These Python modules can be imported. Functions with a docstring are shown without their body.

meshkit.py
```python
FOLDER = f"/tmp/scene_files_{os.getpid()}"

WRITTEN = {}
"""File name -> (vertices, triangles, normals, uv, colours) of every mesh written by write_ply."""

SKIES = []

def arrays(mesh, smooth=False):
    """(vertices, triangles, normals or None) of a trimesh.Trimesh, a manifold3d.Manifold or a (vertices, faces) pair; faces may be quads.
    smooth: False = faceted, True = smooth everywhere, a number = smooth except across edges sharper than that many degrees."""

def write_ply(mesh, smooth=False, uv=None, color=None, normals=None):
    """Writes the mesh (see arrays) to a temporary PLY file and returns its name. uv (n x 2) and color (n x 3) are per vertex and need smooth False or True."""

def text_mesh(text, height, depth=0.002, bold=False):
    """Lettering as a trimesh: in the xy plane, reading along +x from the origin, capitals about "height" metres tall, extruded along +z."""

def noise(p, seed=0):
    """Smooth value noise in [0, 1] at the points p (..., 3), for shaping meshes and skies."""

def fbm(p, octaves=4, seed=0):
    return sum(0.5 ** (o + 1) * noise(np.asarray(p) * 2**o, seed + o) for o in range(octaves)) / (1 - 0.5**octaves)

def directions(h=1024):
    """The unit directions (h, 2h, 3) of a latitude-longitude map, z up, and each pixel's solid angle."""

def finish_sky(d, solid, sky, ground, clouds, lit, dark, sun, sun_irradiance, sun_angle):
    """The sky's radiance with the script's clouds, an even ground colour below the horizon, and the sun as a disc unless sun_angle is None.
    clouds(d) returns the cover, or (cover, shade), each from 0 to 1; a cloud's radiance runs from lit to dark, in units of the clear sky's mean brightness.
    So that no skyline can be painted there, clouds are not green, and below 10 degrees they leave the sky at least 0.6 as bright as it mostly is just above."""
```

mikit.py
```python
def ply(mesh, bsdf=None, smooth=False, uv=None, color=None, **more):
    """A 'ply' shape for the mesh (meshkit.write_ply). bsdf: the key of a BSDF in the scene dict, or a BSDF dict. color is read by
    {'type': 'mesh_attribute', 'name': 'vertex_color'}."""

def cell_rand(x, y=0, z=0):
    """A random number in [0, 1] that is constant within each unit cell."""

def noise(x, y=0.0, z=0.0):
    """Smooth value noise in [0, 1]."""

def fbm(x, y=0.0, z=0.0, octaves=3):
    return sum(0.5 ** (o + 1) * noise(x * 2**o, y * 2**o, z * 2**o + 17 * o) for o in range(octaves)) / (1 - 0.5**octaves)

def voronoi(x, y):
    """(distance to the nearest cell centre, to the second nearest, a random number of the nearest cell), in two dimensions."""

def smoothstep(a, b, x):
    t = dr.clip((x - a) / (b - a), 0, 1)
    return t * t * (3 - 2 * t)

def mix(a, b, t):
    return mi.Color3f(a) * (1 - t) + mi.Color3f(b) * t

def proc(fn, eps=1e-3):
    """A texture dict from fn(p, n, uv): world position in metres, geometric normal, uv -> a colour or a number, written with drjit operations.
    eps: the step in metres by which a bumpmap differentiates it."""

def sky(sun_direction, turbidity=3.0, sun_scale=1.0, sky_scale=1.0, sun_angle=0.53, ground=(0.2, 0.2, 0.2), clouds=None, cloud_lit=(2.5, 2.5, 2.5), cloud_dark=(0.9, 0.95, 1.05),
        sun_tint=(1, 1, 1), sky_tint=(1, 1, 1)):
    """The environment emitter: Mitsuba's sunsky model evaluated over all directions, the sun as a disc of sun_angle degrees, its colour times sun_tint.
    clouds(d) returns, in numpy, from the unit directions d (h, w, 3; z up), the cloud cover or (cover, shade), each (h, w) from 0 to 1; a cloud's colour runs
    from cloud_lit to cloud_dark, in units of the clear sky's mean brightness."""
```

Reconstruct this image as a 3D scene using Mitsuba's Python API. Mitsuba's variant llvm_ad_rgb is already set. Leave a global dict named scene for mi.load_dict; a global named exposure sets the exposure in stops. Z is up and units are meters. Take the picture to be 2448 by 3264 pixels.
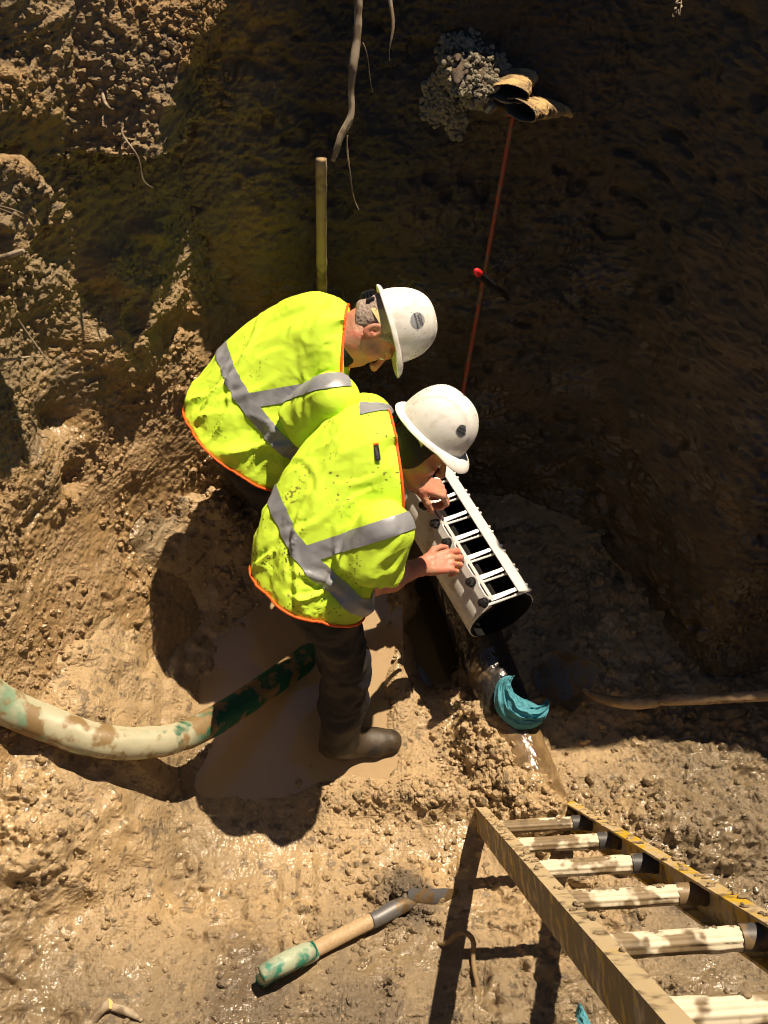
import math, random
import numpy as np, trimesh, drjit as dr, mitsuba as mi, mikit, meshkit
import manifold3d as m3
from scipy.interpolate import CubicSpline, PchipInterpolator
from scipy.ndimage import gaussian_filter
from mikit import noise as dn, fbm as df, smoothstep as dss, mix as dmix
T = mi.ScalarTransform4f
rng = np.random.default_rng(7)
scene, labels = {}, {}

# ---------------------------------------------------------------- camera, sky, exposure
EYE, PITCH = np.array([0.0, 0.0, 3.35]), math.radians(57.0)
AIM = EYE + np.array([0, math.cos(PITCH), -math.sin(PITCH)])
scene['camera'] = {'type': 'perspective', 'fov': 58.0, 'fov_axis': 'y', 'near_clip': 0.05, 'far_clip': 400.0,
                   'to_world': T().look_at(origin=EYE.tolist(), target=AIM.tolist(), up=[0, 0, 1])}
SUN = (0.31, 0.48, 1.0)
scene['sky'] = mikit.sky(SUN, turbidity=2.5, sky_scale=0.32, sun_tint=(1.0, 0.97, 0.92), ground=(0.12, 0.11, 0.09))
exposure = 2.42

# ---------------------------------------------------------------- helpers
def nz(p, f, seed=0):
    return meshkit.noise(np.asarray(p) * f, seed)
def fb(p, f, o=4, seed=0):
    return meshkit.fbm(np.asarray(p) * f, o, seed)
def S(a, b, x):
    t = np.clip((x - a) / (b - a), 0, 1)
    return t * t * (3 - 2 * t)
def unit(v):
    v = np.asarray(v, float)
    return v / np.linalg.norm(v)
def V(*a):
    return np.array(a, float)

def add(key, mesh, bsdf, smooth=True, **kw):
    k, i = key, 0
    while k in scene:
        i += 1
        k = f'{key}_{i:03d}'
    scene[k] = mikit.ply(mesh, bsdf, smooth=smooth, **kw)
    return k
def tell(key, label, category=None, group=None, kind=None):
    d = {'label': label}
    if category: d['category'] = category
    if group: d['group'] = group
    if kind: d['kind'] = kind
    labels[key] = d

def grid_mesh(P, closed_u=False):
    """Triangles of a point grid P (n, m, 3); closed_u joins the last column to the first."""
    n, m = P.shape[:2]
    idx = np.arange(n * m).reshape(n, m)
    if closed_u: idx = np.hstack([idx, idx[:, :1]])
    a, b, c, d = idx[:-1, :-1], idx[:-1, 1:], idx[1:, 1:], idx[1:, :-1]
    f = np.concatenate([np.stack([a, b, c], -1).reshape(-1, 3), np.stack([a, c, d], -1).reshape(-1, 3)])
    return trimesh.Trimesh(P.reshape(-1, 3), f, process=False)
def vnormals(m):
    v, f = np.asarray(m.vertices), np.asarray(m.faces)
    n = np.zeros_like(v)
    w = np.cross(v[f[:, 1]] - v[f[:, 0]], v[f[:, 2]] - v[f[:, 0]])
    for k in range(3): np.add.at(n, f[:, k], w)
    return n / np.maximum(np.linalg.norm(n, axis=1, keepdims=True), 1e-12)
def spline(pts, n):
    pts = np.asarray(pts, float)
    if len(pts) == 2: return pts[0] + (pts[1] - pts[0]) * np.linspace(0, 1, n)[:, None]
    d = np.concatenate([[0], np.cumsum(np.linalg.norm(np.diff(pts[:, :3], axis=0), axis=1))])
    return CubicSpline(d, pts)(np.linspace(0, d[-1], n))
def tube(pts, r, n=60, m=14, cap=True, noise_amp=0, noise_f=30, smooth_pts=True, squash=None):
    """A round tube through pts (k, 3) whose radius r is a number or one per point."""
    pts = np.asarray(pts, float)
    rr = np.broadcast_to(np.asarray(r, float), (len(pts),))
    q = spline(np.hstack([pts, rr[:, None]]), n) if smooth_pts else np.hstack([pts, rr[:, None]])
    c, rad = q[:, :3], np.maximum(q[:, 3], 1e-4)
    t = np.gradient(c, axis=0); t /= np.linalg.norm(t, axis=1, keepdims=True)
    u = np.zeros_like(t)
    a = np.array([0, 0, 1.0]) if abs(t[0, 2]) < .9 else np.array([1.0, 0, 0])
    u[0] = unit(a - t[0] * (a @ t[0]))
    for i in range(1, len(t)): u[i] = unit(u[i - 1] - t[i] * (u[i - 1] @ t[i]))
    w = np.cross(t, u)
    th = np.linspace(0, 2 * np.pi, m, endpoint=False)
    P = c[:, None] + rad[:, None, None] * (np.cos(th)[None, :, None] * u[:, None] + np.sin(th)[None, :, None] * w[:, None])
    if noise_amp:
        P = P + (P - c[:, None]) / rad[:, None, None] * ((fb(P, noise_f, 3, 5) - .5) * 2 * noise_amp)[..., None]
    g = grid_mesh(P, True)
    if cap:
        k = len(g.vertices); v = np.vstack([g.vertices, c[:1], c[-1:]])
        j = np.arange(m); j2 = (j + 1) % m; o = (len(c) - 1) * m
        f = np.vstack([g.faces, np.stack([np.full(m, k), j2, j], 1), np.stack([np.full(m, k + 1), o + j, o + j2], 1)])
        g = trimesh.Trimesh(v, f, process=False)
    return g
def box(size, centre=(0, 0, 0), R=None, bevel=0.0):
    """A box, its edges rounded off by bevel, turned by the rotation R (columns = its axes)."""
    s = np.asarray(size, float) / 2
    if bevel > 0:
        pts = []
        for sx in (-1, 1):
            for sy in (-1, 1):
                for sz in (-1, 1):
                    for k in range(3):
                        q = np.array([sx, sy, sz]) * (s - bevel); q[k] += bevel * (sx, sy, sz)[k]
                        pts.append(q)
        m = trimesh.convex.convex_hull(np.array(pts))
    else:
        m = trimesh.creation.box(s * 2)
    v = np.asarray(m.vertices)
    if R is not None: v = v @ np.asarray(R).T
    return trimesh.Trimesh(v + np.asarray(centre), m.faces, process=False)
def frame(x=None, z=None):
    """Rotation matrix with the given x axis (kept) and approximate z axis."""
    x = unit(x); y = unit(np.cross(z, x)); z = np.cross(x, y)
    return np.stack([x, y, z], 1)
def cat(ms): return trimesh.util.concatenate(ms)
def cyl(a, b, r, r2=None, m=16, n=2):
    a, b = np.asarray(a, float), np.asarray(b, float)
    return tube([a, b], [r, r if r2 is None else r2], n=n, m=m, smooth_pts=False if n == 2 else True)

UP = V(0, 0.839, 0.545); RIGHT = V(1, 0, 0); TOWARD = V(0, -.545, .839)     # handy directions of the site, across and along the slope of view
def dirn(right, up, toward): return unit(RIGHT * right + UP * up + TOWARD * toward)

# signed distance fields and their surface (naive surface nets)
def surface_net(fn, lo, hi, h):
    lo, hi = np.asarray(lo, float), np.asarray(hi, float)
    n = np.ceil((hi - lo) / h).astype(int) + 1
    ax = [lo[k] + h * np.arange(n[k]) for k in range(3)]
    X = np.stack(np.meshgrid(*ax, indexing='ij'), -1).reshape(-1, 3)
    D = np.concatenate([fn(X[i:i + 400000]) for i in range(0, len(X), 400000)]).reshape(n)
    s = D < 0
    nx, ny, nzz = n - 1
    corner = [(i, j, k) for i in (0, 1) for j in (0, 1) for k in (0, 1)]
    cut = lambda A, i, j, k: A[i:i + nx, j:j + ny, k:k + nzz]
    cnt = sum(cut(s, *c).astype(int) for c in corner)
    act = (cnt > 0) & (cnt < 8)
    I = np.argwhere(act)
    d8 = np.stack([D[I[:, 0] + c[0], I[:, 1] + c[1], I[:, 2] + c[2]] for c in corner], 1)
    acc, num = np.zeros((len(I), 3)), np.zeros(len(I))
    for a in range(8):
        for b in range(a + 1, 8):
            if sum(abs(np.subtract(corner[a], corner[b]))) != 1: continue
            da, db = d8[:, a], d8[:, b]
            x = (da < 0) != (db < 0)
            t = np.where(x, da / np.where(x, da - db, 1), 0)
            acc += x[:, None] * (np.array(corner[a]) + t[:, None] * (np.array(corner[b]) - np.array(corner[a])))
            num += x
    v = lo + h * (I + acc / num[:, None])
    vid = -np.ones(act.shape, int); vid[act] = np.arange(len(I))
    F = []
    for k in range(3):
        e = [0, 0, 0]; e[k] = 1
        o1 = [0, 0, 0]; o1[(k + 1) % 3] = 1
        o2 = [0, 0, 0]; o2[(k + 2) % 3] = 1
        A = s[:n[0] - e[0], :n[1] - e[1], :n[2] - e[2]]; B = s[e[0]:, e[1]:, e[2]:]
        E = np.argwhere(A != B)
        ok = np.all(E - o1 - o2 >= 0, 1) & np.all(E < np.array(act.shape), 1)
        E = E[ok]
        g = lambda q: vid[q[:, 0], q[:, 1], q[:, 2]]
        q = np.stack([g(E), g(E - o1), g(E - np.array(o1) - o2), g(E - o2)], 1)
        flip = ~A[tuple(E.T)]
        q[flip] = q[flip][:, ::-1]
        F.append(q)
    q = np.vstack(F)[:, ::-1]
    m = trimesh.Trimesh(v, np.vstack([q[:, [0, 1, 2]], q[:, [0, 2, 3]]]), process=False)
    if m.volume < 0: m.invert()
    return m
def capsule(p, a, b, ra, rb):
    a, b = np.asarray(a, float), np.asarray(b, float)
    ab = b - a
    t = np.clip(((p - a) @ ab) / (ab @ ab), 0, 1)
    return np.linalg.norm(p - a - t[:, None] * ab, axis=1) - (ra + (rb - ra) * t)
def chain(p, pts, rs, k=0.0):
    d = None
    for i in range(len(pts) - 1):
        e = capsule(p, pts[i], pts[i + 1], rs[i], rs[i + 1])
        d = e if d is None else (np.minimum(d, e) if k == 0 else smin(d, e, k))
    return d
def ball(p, c, r): return np.linalg.norm(p - np.asarray(c), axis=1) - r
def ellipsoid(p, c, r, R=None):
    q = p - np.asarray(c)
    if R is not None: q = q @ np.asarray(R)
    r = np.asarray(r, float)
    k0 = np.linalg.norm(q / r, axis=1); k1 = np.linalg.norm(q / r ** 2, axis=1)
    return k0 * (k0 - 1) / np.maximum(k1, 1e-9)
def smin(a, b, k):
    h = np.clip(.5 + .5 * (b - a) / k, 0, 1)
    return b * (1 - h) + a * h - k * h * (1 - h)
def smax(a, b, k): return -smin(-a, -b, k)

# ---------------------------------------------------------------- materials
def mat(key, d, twosided=True):
    scene[key] = {'type': 'twosided', 'bsdf': d} if twosided else d
def C(r, g, b): return {'type': 'rgb', 'value': [r, g, b]}
def rough(key, col, r=0.6, spec=0.4, metallic=0.0, **kw):
    d = {'type': 'principled', 'base_color': col if isinstance(col, dict) else C(*col), 'roughness': r, 'specular': spec, 'metallic': metallic}
    d.update(kw)
    mat(key, d)

def soil_tone(p):
    a = df(p.x * 2.1 + 3, p.y * 2.1, p.z * 2.1, 4)
    b = df(p.x * 6.3, p.y * 6.3 + 9, p.z * 6.3, 4)
    c = df(p.x * 38, p.y * 38, p.z * 38 + 5, 3)
    e = dn(p.x * 150, p.y * 150, p.z * 150)
    return a, b, c, e
def floor_colour(p, n, uv):
    a, b, c, e = soil_tone(p)
    col = dmix((0.315, 0.227, 0.124), (0.350, 0.250, 0.132), dss(.35, .65, b))
    grey = dss(.50, .66, a + .25 * (b - .5)) * .75
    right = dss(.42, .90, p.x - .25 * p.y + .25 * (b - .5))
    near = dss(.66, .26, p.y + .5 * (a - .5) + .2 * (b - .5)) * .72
    dug = dss(-.05, -.16, p.z)  # darkens the soil by depth, down in the added hole
    spot = lambda x, y, r: dss(1.0, .35, dr.sqrt(dr.square(p.x - x) + dr.square(p.y - y)) / r + .9 * (b - .5) + .7 * (c - .5))
    dark = dr.maximum(spot(-.42, .30, .20) * .9, dr.maximum(spot(.07, .60, .13), spot(-.05, .22, .22) * .7))
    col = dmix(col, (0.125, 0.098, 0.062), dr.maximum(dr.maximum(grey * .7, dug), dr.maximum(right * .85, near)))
    col = dmix(col, (0.100, 0.076, 0.050), dark)
    col = dmix(col, (0.060, 0.047, 0.033), dss(.58, .72, c + .25 * (b - .5)) * .6)
    col = dmix(col, (0.33, 0.245, 0.14), dss(.70, .86, e) * dss(.5, .6, c) * .45)
    return col * (0.84 + .32 * e)
def wall_colour(p, n, uv):
    a, b, c, e = soil_tone(p)
    col = dmix((0.185, 0.135, 0.072), (0.240, 0.165, 0.078), dss(.38, .64, b))
    col = dmix(col, (0.25, 0.150, 0.055), dss(.50, .66, a + .2 * (c - .5)) * .75)
    col = dmix(col, (0.100, 0.082, 0.058), dss(.58, .72, b + .3 * (c - .5)) * .6)
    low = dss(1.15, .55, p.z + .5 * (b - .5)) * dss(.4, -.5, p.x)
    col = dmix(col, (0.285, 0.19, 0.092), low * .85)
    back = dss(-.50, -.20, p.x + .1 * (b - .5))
    col = dmix(col, dmix((0.031, 0.026, 0.019), (0.046, 0.033, 0.021), dss(.42, .6, b)) * (1 + .35 * dss(.55, 1.1, p.x + .3 * (a - .5))), back * .9)  # dark back soil, its colour lowered further to stand in for shade
    return col * (0.80 + .40 * e)
def wet_mask(p):
    b = df(p.x * 7, p.y * 7, p.z * 7 + 4, 3); c = df(p.x * 26, p.y * 26, p.z * 26, 2)
    return dss(.47, .60, .7 * b + .3 * c) * dss(1.4, .8, p.z)
def wet(p, n, uv):
    return .68 - .44 * wet_mask(p) + dss(.8, 1.4, p.z) * .15
def grain(p, n, uv):
    ridge = dr.abs(2 * dn(p.x * 75, p.y * 75, p.z * 75) - 1) + .55 * dr.abs(2 * dn(p.x * 170, p.y * 170, p.z * 170 + 3) - 1) + .3 * dn(p.x * 420, p.y * 420, p.z * 420)
    return ridge * .0052 * (1 - .55 * wet_mask(p))
def soil(key, colour):
    mat(key, {'type': 'bumpmap', 'arbitrary': mikit.proc(grain, 1.2e-3), 'scale': 1.0,
              'bsdf': {'type': 'principled', 'base_color': mikit.proc(colour), 'roughness': mikit.proc(wet), 'specular': 0.55}})
soil('mat_floor', floor_colour)
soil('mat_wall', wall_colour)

# ---------------------------------------------------------------- the pit: a graded ground sheet and finely modelled cut walls
def axis_steps(breaks):
    out = []
    for (a, b, h) in breaks:
        k = max(1, int(round((b - a) / h)))
        out.append(a + (b - a) * np.arange(k) / k)
    return np.concatenate(out + [[breaks[-1][1]]])
RIM = 2.42
def wall_base_y(x):      # where the back wall stands on the floor
    return 2.22 +   .07 * S(.05, -.35, x) - .80 * S(.80, 1.28, x) + .05 * np.sin(x * 4 + 1)
_ly = PchipInterpolator([-.5, .3, .9, 1.3, 1.7, 2.02, 2.2, 2.4, 2.69, 3.2, 3.8], [-1.32, -1.22, -1.13, -1.03, -.895, -.745, -.63, -.47, -.24, .10, .4])
def left_wall_x(y, z):
    x = _ly(y) - .36 * z + .16 * np.maximum(1.1 - z, 0)
    k = S(1.50, 1.60, z) * S(2.20, 2.10, y + .05 * np.sin(z * 14)) * S(2.35, 2.0, z) * S(1.88, 2.02, y)           # block that hangs over the bank
    x = x + np.clip(-.93 - .20 * (2.15 - y) - .15 * (z - 1.6) - x, 0, .33) * k
    x = x + .06 * S(1.0, .85, z) * S(2.05, 2.25, y)
    return x
def bench(x, z):           # rubble bench in the far left corner, undercut below
    return -.37 * S(1.46, 1.58, z) * np.clip((2.36 - z) / .78, 0, 1) * S(-.50, -.62, x + .08 * np.sin(z * 9))
def ground_height(x, y):
    wob = lambda s: fb(np.stack([x, y, 0 * x], -1), 6, 3, s) - .5
    f = .30 * S(.80, .0, y) + .04 * S(1.0, .8, y)
    f = np.maximum(f, f + .44 * S(-.62, -1.16, x + .22 * wob(74) + .05 * np.sin(y * 5) - .16 * S(1.5, 2.1, y)) * S(2.6, 2.0, y) * S(.1, .8, y))
    f = f + .17 * np.exp(-((x - 1.0) / .36) ** 2 - ((y - .82) / .2) ** 2)             # mound right of the ladder foot
    f = f + .09 * np.exp(-((x - .12) / .35) ** 2 - ((y - .95) / .07) ** 2)              # ridge that dams the puddle
    dx = x - (.447 + (1.10 - y) * .27)                                                   # distance from the pipe's line
    f = np.maximum(f, (.215 + .09 * wob(64)) * np.exp(-(np.abs(dx + .10 * wob(63)) / .17) ** 2) * S(1.13, .93, y) * S(.70, .86, y))
    f = np.maximum(f, (.13 + .06 * wob(65)) * np.exp(-(np.abs(dx + .05 * wob(63)) / .16) ** 4) * S(1.38, 1.18, y + .2 * wob(66)) * S(.8, .95, y))
    f = f + .13 * np.exp(-((x + .60) / .14) ** 2 - ((y - 1.98) / .22) ** 2)             # heap behind the puddle
    f = f + .06 * np.exp(-((x - .07 - .08 * wob(67)) / .05) ** 2 - ((y - 1.55) / .45) ** 4)
    f = f - .060 * np.exp(-((x + .33 + .22 * wob(71)) / .27) ** 2 - ((y - 1.45 + .3 * wob(72)) / .38) ** 2) + .022 * wob(73) - .20 * np.exp(-((x + .16 * wob(61) - .225) / .125) ** 2 - ((y + .3 * wob(62) - 1.74) / .34) ** 2)  # last term: hole added left of the pipe to bring that spot into shade
    return f
# lumps that stand out of the walls, hollows: (x, y, z, radius, height)
LUMPS = [(-.95, 2.25, .95, .13, .10), (-.85, 2.42, 1.05, .11, .10), (-.9, 2.35, 1.2, .07, .08), (-.82, 2.45, .85, .07, .07), (-.8, 2.5, 1.25, .05, .07),
         (-1.03, 1.93, .93, .075, -.20), (-1.02, 1.81, .76, .045, -.13), (-1.22, 1.62, .95, .05, -.08),
         (.1, .35, .33, .04, -.06), (-.05, .6, .12, .035, -.05), (-1.0, .62, .2, .05, -.08), (.07, .60, .12, .09, .06), (.30, .72, .1, .03, -.07), (1.0, .5, .3, .06, .07), (1.2, .62, .3, .08, .07)]
BACK_LUMPS = [(0.278, 2.84, 1.625) + (.075, .20), (0.317, 2.8, 1.585) + (.055, .19), (0.233, 2.84, 1.633) + (.05, .18), (0.19, 2.74, 1.534) + (.055, .18), (0.176, 2.72, 1.5) + (.045, .13), (0.229, 2.71, 1.487) + (.04, .13), (0.246, 2.67, 1.437) + (.025, .14), (0.338, 2.83, 1.623) + (.045, .18)]
def relief(q, steep, loose, coarse=1.0):
    """How far the soil stands out at the points q: steep 0 floor .. 1 wall, loose 0 smeared .. 1 crumbly."""
    wob = q + .05 * np.stack([fb(q, 5, 2, 31), fb(q, 5, 2, 32), fb(q, 5, 2, 33)], 1)
    bill = lambda f, s: np.abs(2 * nz(wob, f, s) - 1)
    cr = loose
    d = (fb(q, 1.7, 3, 1) - .5) * (.15 * steep + .05)
    d = d + cr * (coarse * (.062 * (bill(5.0, 2) - .35) * (.40 + .85 * steep) + .044 * (bill(11, 3) - .35) + .030 * (bill(24, 4) - .35)) + .019 * (bill(52, 6) - .35) + .009 * (bill(105, 7) - .35))
    sm = np.exp(-((q[:, 0] + .86) / .12) ** 4 - ((q[:, 1] - 1.35) / .3) ** 4) + np.exp(-((q[:, 0] + .28) / .1) ** 4 - ((q[:, 1] - .58) / .14) ** 4)
    d = d + (1 - steep) * sm * .006 * np.sin(q[:, 0] * 105 + 6 * q[:, 1] + 2 * fb(q, 4, 2, 77))
    pits = S(.60, .72, nz(wob, 16, 41)) * S(.5, .6, fb(q, 3, 2, 42))
    d = d - .03 * pits * cr + .003 * (nz(q, 130, 8) - .5)
    for (x, y, z, r, hgt) in LUMPS:
        e = np.exp(-(((q - (x, y, z)) ** 2).sum(1) / r ** 2))
        d = d + hgt * e * (.6 + .8 * nz(q, 16, 21))
    return d
def looseness(q, steep):
    cr = .14 + .86 * S(.46, .60, .75 * fb(q, 2.7, 3, 11) + .25 * nz(q, 13, 14))
    cr = np.maximum(cr, steep * .72)
    smear = S(-.52, -.72, q[:, 0]) * S(.65, 1.0, q[:, 1]) * S(1.0, .5, q[:, 2])        # the wiped clay of the left bank
    cr = cr * (1 - .60 * smear)
    cr = np.maximum(cr, np.exp(-((q[:, 0] - .48) / .2) ** 4 - ((q[:, 1] - .98) / .2) ** 4))
    cr = np.maximum(cr, np.exp(-((q[:, 0] - .07) / .10) ** 2 - ((q[:, 1] - .60) / .09) ** 2))
    cr = cr * (1 - .8 * np.exp(-((q[:, 0] + .27) / .085) ** 4 - ((q[:, 1] - .68) / .10) ** 4))
    wet_ = np.exp(-((q[:, 0] + .33) / .33) ** 2 - ((q[:, 1] - 1.42) / .42) ** 2)        # bed of the puddle
    return cr * (1 - .85 * S(.35, .9, wet_) * (1 - steep))
def sheet(base, steep, out_dir):
    g = grid_mesh(base)
    n = vnormals(g)
    if (n @ np.asarray(out_dir)).mean() < 0: g.invert(); n = -n
    return g, n, base.reshape(-1, 3)

# the ground: floor, near slope and the land around the pit
gx = axis_steps([(-60, -8, 6), (-8, -2.6, .3), (-2.6, -1.5, .05), (-1.5, -1.25, .012), (-1.25, 1.45, .0056), (1.45, 1.9, .02), (1.9, 2.8, .06), (2.8, 8, .3), (8, 60, 6)])
gy = axis_steps([(-60, -6, 6), (-6, -1, .25), (-1, .05, .04), (.05, 1.35, .0052), (1.35, 2.35, .0062), (2.35, 3.8, .05), (3.8, 8, .3), (8, 60, 6)])
GX, GY = np.meshgrid(gx, gy, indexing='xy')
def soft_max(a, b, k=.1):
    h = np.clip(.5 + .5 * (a - b) / k, 0, 1)
    return b * (1 - h) + a * h + k * h * (1 - h)
fz = ground_height(GX, GY)
z = fz
for w in ((GY - wall_base_y(GX) - .24) / .36, (_ly(np.clip(GY, -.5, 3.8)) - .26 - GX) / .40, (GX - 1.95) / .2, (-.02 - GY) / .22): z = soft_max(z, w)
z = -soft_max(-z, -RIM * np.ones_like(z))
g, n, p = sheet(np.stack([GX, GY, z], -1), 0, (0, 0, 1))
near = (p[:, 0] > -1.6) & (p[:, 0] < 1.9) & (p[:, 1] > -.1) & (p[:, 1] < 2.6)
P = p.copy()
lo = looseness(p[near], 0 * p[near][:, 0])
P[near] += np.stack([0 * lo, 0 * lo, relief(p[near], 0 * lo, lo)], 1) * .75 + n[near] * (relief(p[near], 0 * lo, lo) * .3)[:, None]
far = np.abs(p[:, 2] - RIM) < .08
P[far, 2] += (fb(p[far], .6, 3, 9) - .5) * .3 * S(3.5, 6, np.hypot(p[far, 0], p[far, 1] - 1.5))
GROUND = P
def surf(x, y):
    """Height of the finished ground near (x, y), from the nearest grid point."""
    i = min(np.searchsorted(gx, x), len(gx) - 1); j = min(np.searchsorted(gy, y), len(gy) - 1)
    return float(GROUND[j * len(gx) + i, 2])
add('ground', trimesh.Trimesh(P, g.faces, process=False), 'mat_floor', True)
tell('ground', 'muddy tan clay floor of the pit with smeared and crumbled patches', kind='structure')

def wall_sheet(key, base, out_dir, label, extra=(), loose=1.0):
    g, n, p = sheet(base, 1, out_dir)
    st = np.full(len(p), 1.0)
    d = relief(p, st, looseness(p, st), loose)
    for (x, y, zz, r, hgt) in extra:
        e = np.exp(-(((p - (x, y, zz)) ** 2).sum(1) / r ** 2) ** 1.5)
        d = d + hgt * e * (.25 + .75 * np.abs(2 * nz(p, 30, 22) - 1) + .5 * (nz(p, 62, 23) - .3))
    nn = n.reshape(base.shape); k = 5                                     # smoothed directions keep neighbouring lumps from crossing
    P = p + unitrows(n) * d[:, None]
    add(key, trimesh.Trimesh(P, g.faces, process=False), 'mat_wall', True)
    tell(key, label, kind='structure')
    return P.reshape(base.shape)
def unitrows(n): return n / np.maximum(np.linalg.norm(n, axis=1, keepdims=True), 1e-9)
# back wall: leans away from the pit, so that the sun only grazes what stands out of it
bx, bz = np.meshgrid(np.concatenate([np.arange(-1.25, 1.55, .0054), np.arange(1.55, 2.3, .03)]), np.concatenate([np.arange(-.2, 1.95, .0052), np.arange(1.95, RIM + .04, .02)]))
by = wall_base_y(bx) + (.36 - .02 * S(.7, 1.2, bx)) * bz + bench(bx, bz) + .25 * S(RIM - .08, RIM + .03, bz)
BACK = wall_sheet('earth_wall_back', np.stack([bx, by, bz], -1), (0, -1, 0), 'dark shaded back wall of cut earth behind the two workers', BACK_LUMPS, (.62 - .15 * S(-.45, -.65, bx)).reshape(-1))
ly_, lz = np.meshgrid(np.concatenate([np.arange(-.3, .5, .02), np.arange(.5, 3.1, .0058), np.arange(3.1, 3.8, .03)]), np.concatenate([np.arange(-.1, 2.1, .0056), np.arange(2.1, RIM + .04, .02)]))
lx = left_wall_x(ly_, lz) - .25 * S(RIM - .08, RIM + .03, lz)
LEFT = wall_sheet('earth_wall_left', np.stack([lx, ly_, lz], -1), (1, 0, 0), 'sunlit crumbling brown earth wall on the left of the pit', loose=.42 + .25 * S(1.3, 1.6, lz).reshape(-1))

# muddy water standing on the floor
def water_colour(p, n, uv):
    return dmix((0.31, 0.225, 0.13), (0.35, 0.255, 0.15), df(p.x * 5, p.y * 5, 0, 3))
mat('mat_water', {'type': 'bumpmap', 'arbitrary': mikit.proc(lambda p, n, uv: df(p.x * 14, p.y * 14, 0, 2) * .0015, 4e-3), 'scale': 1.0,
                  'bsdf': {'type': 'principled', 'base_color': mikit.proc(water_colour), 'roughness': 0.08, 'specular': 0.5}})
xs, ys = np.meshgrid(np.linspace(-1.0, .075, 50), np.linspace(.7, 2.4, 60))
add('water', grid_mesh(np.stack([xs, ys, 0 * xs - .004], -1)), 'mat_water', True)
tell('water', 'still muddy brown puddle around the front worker\'s boots', kind='structure')
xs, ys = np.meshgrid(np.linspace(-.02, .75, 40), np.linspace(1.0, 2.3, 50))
rough('mat_water_shade', (0.045, 0.034, 0.02), .06, .5)  # same muddy water, its colour darkened to stand in for shade
add('water_001', grid_mesh(np.stack([xs, ys, 0 * xs - .115], -1)), 'mat_water_shade', True)
tell('water_001', 'water in the hole added beside the pipe, its shade put into the dark colour', kind='structure')

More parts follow.
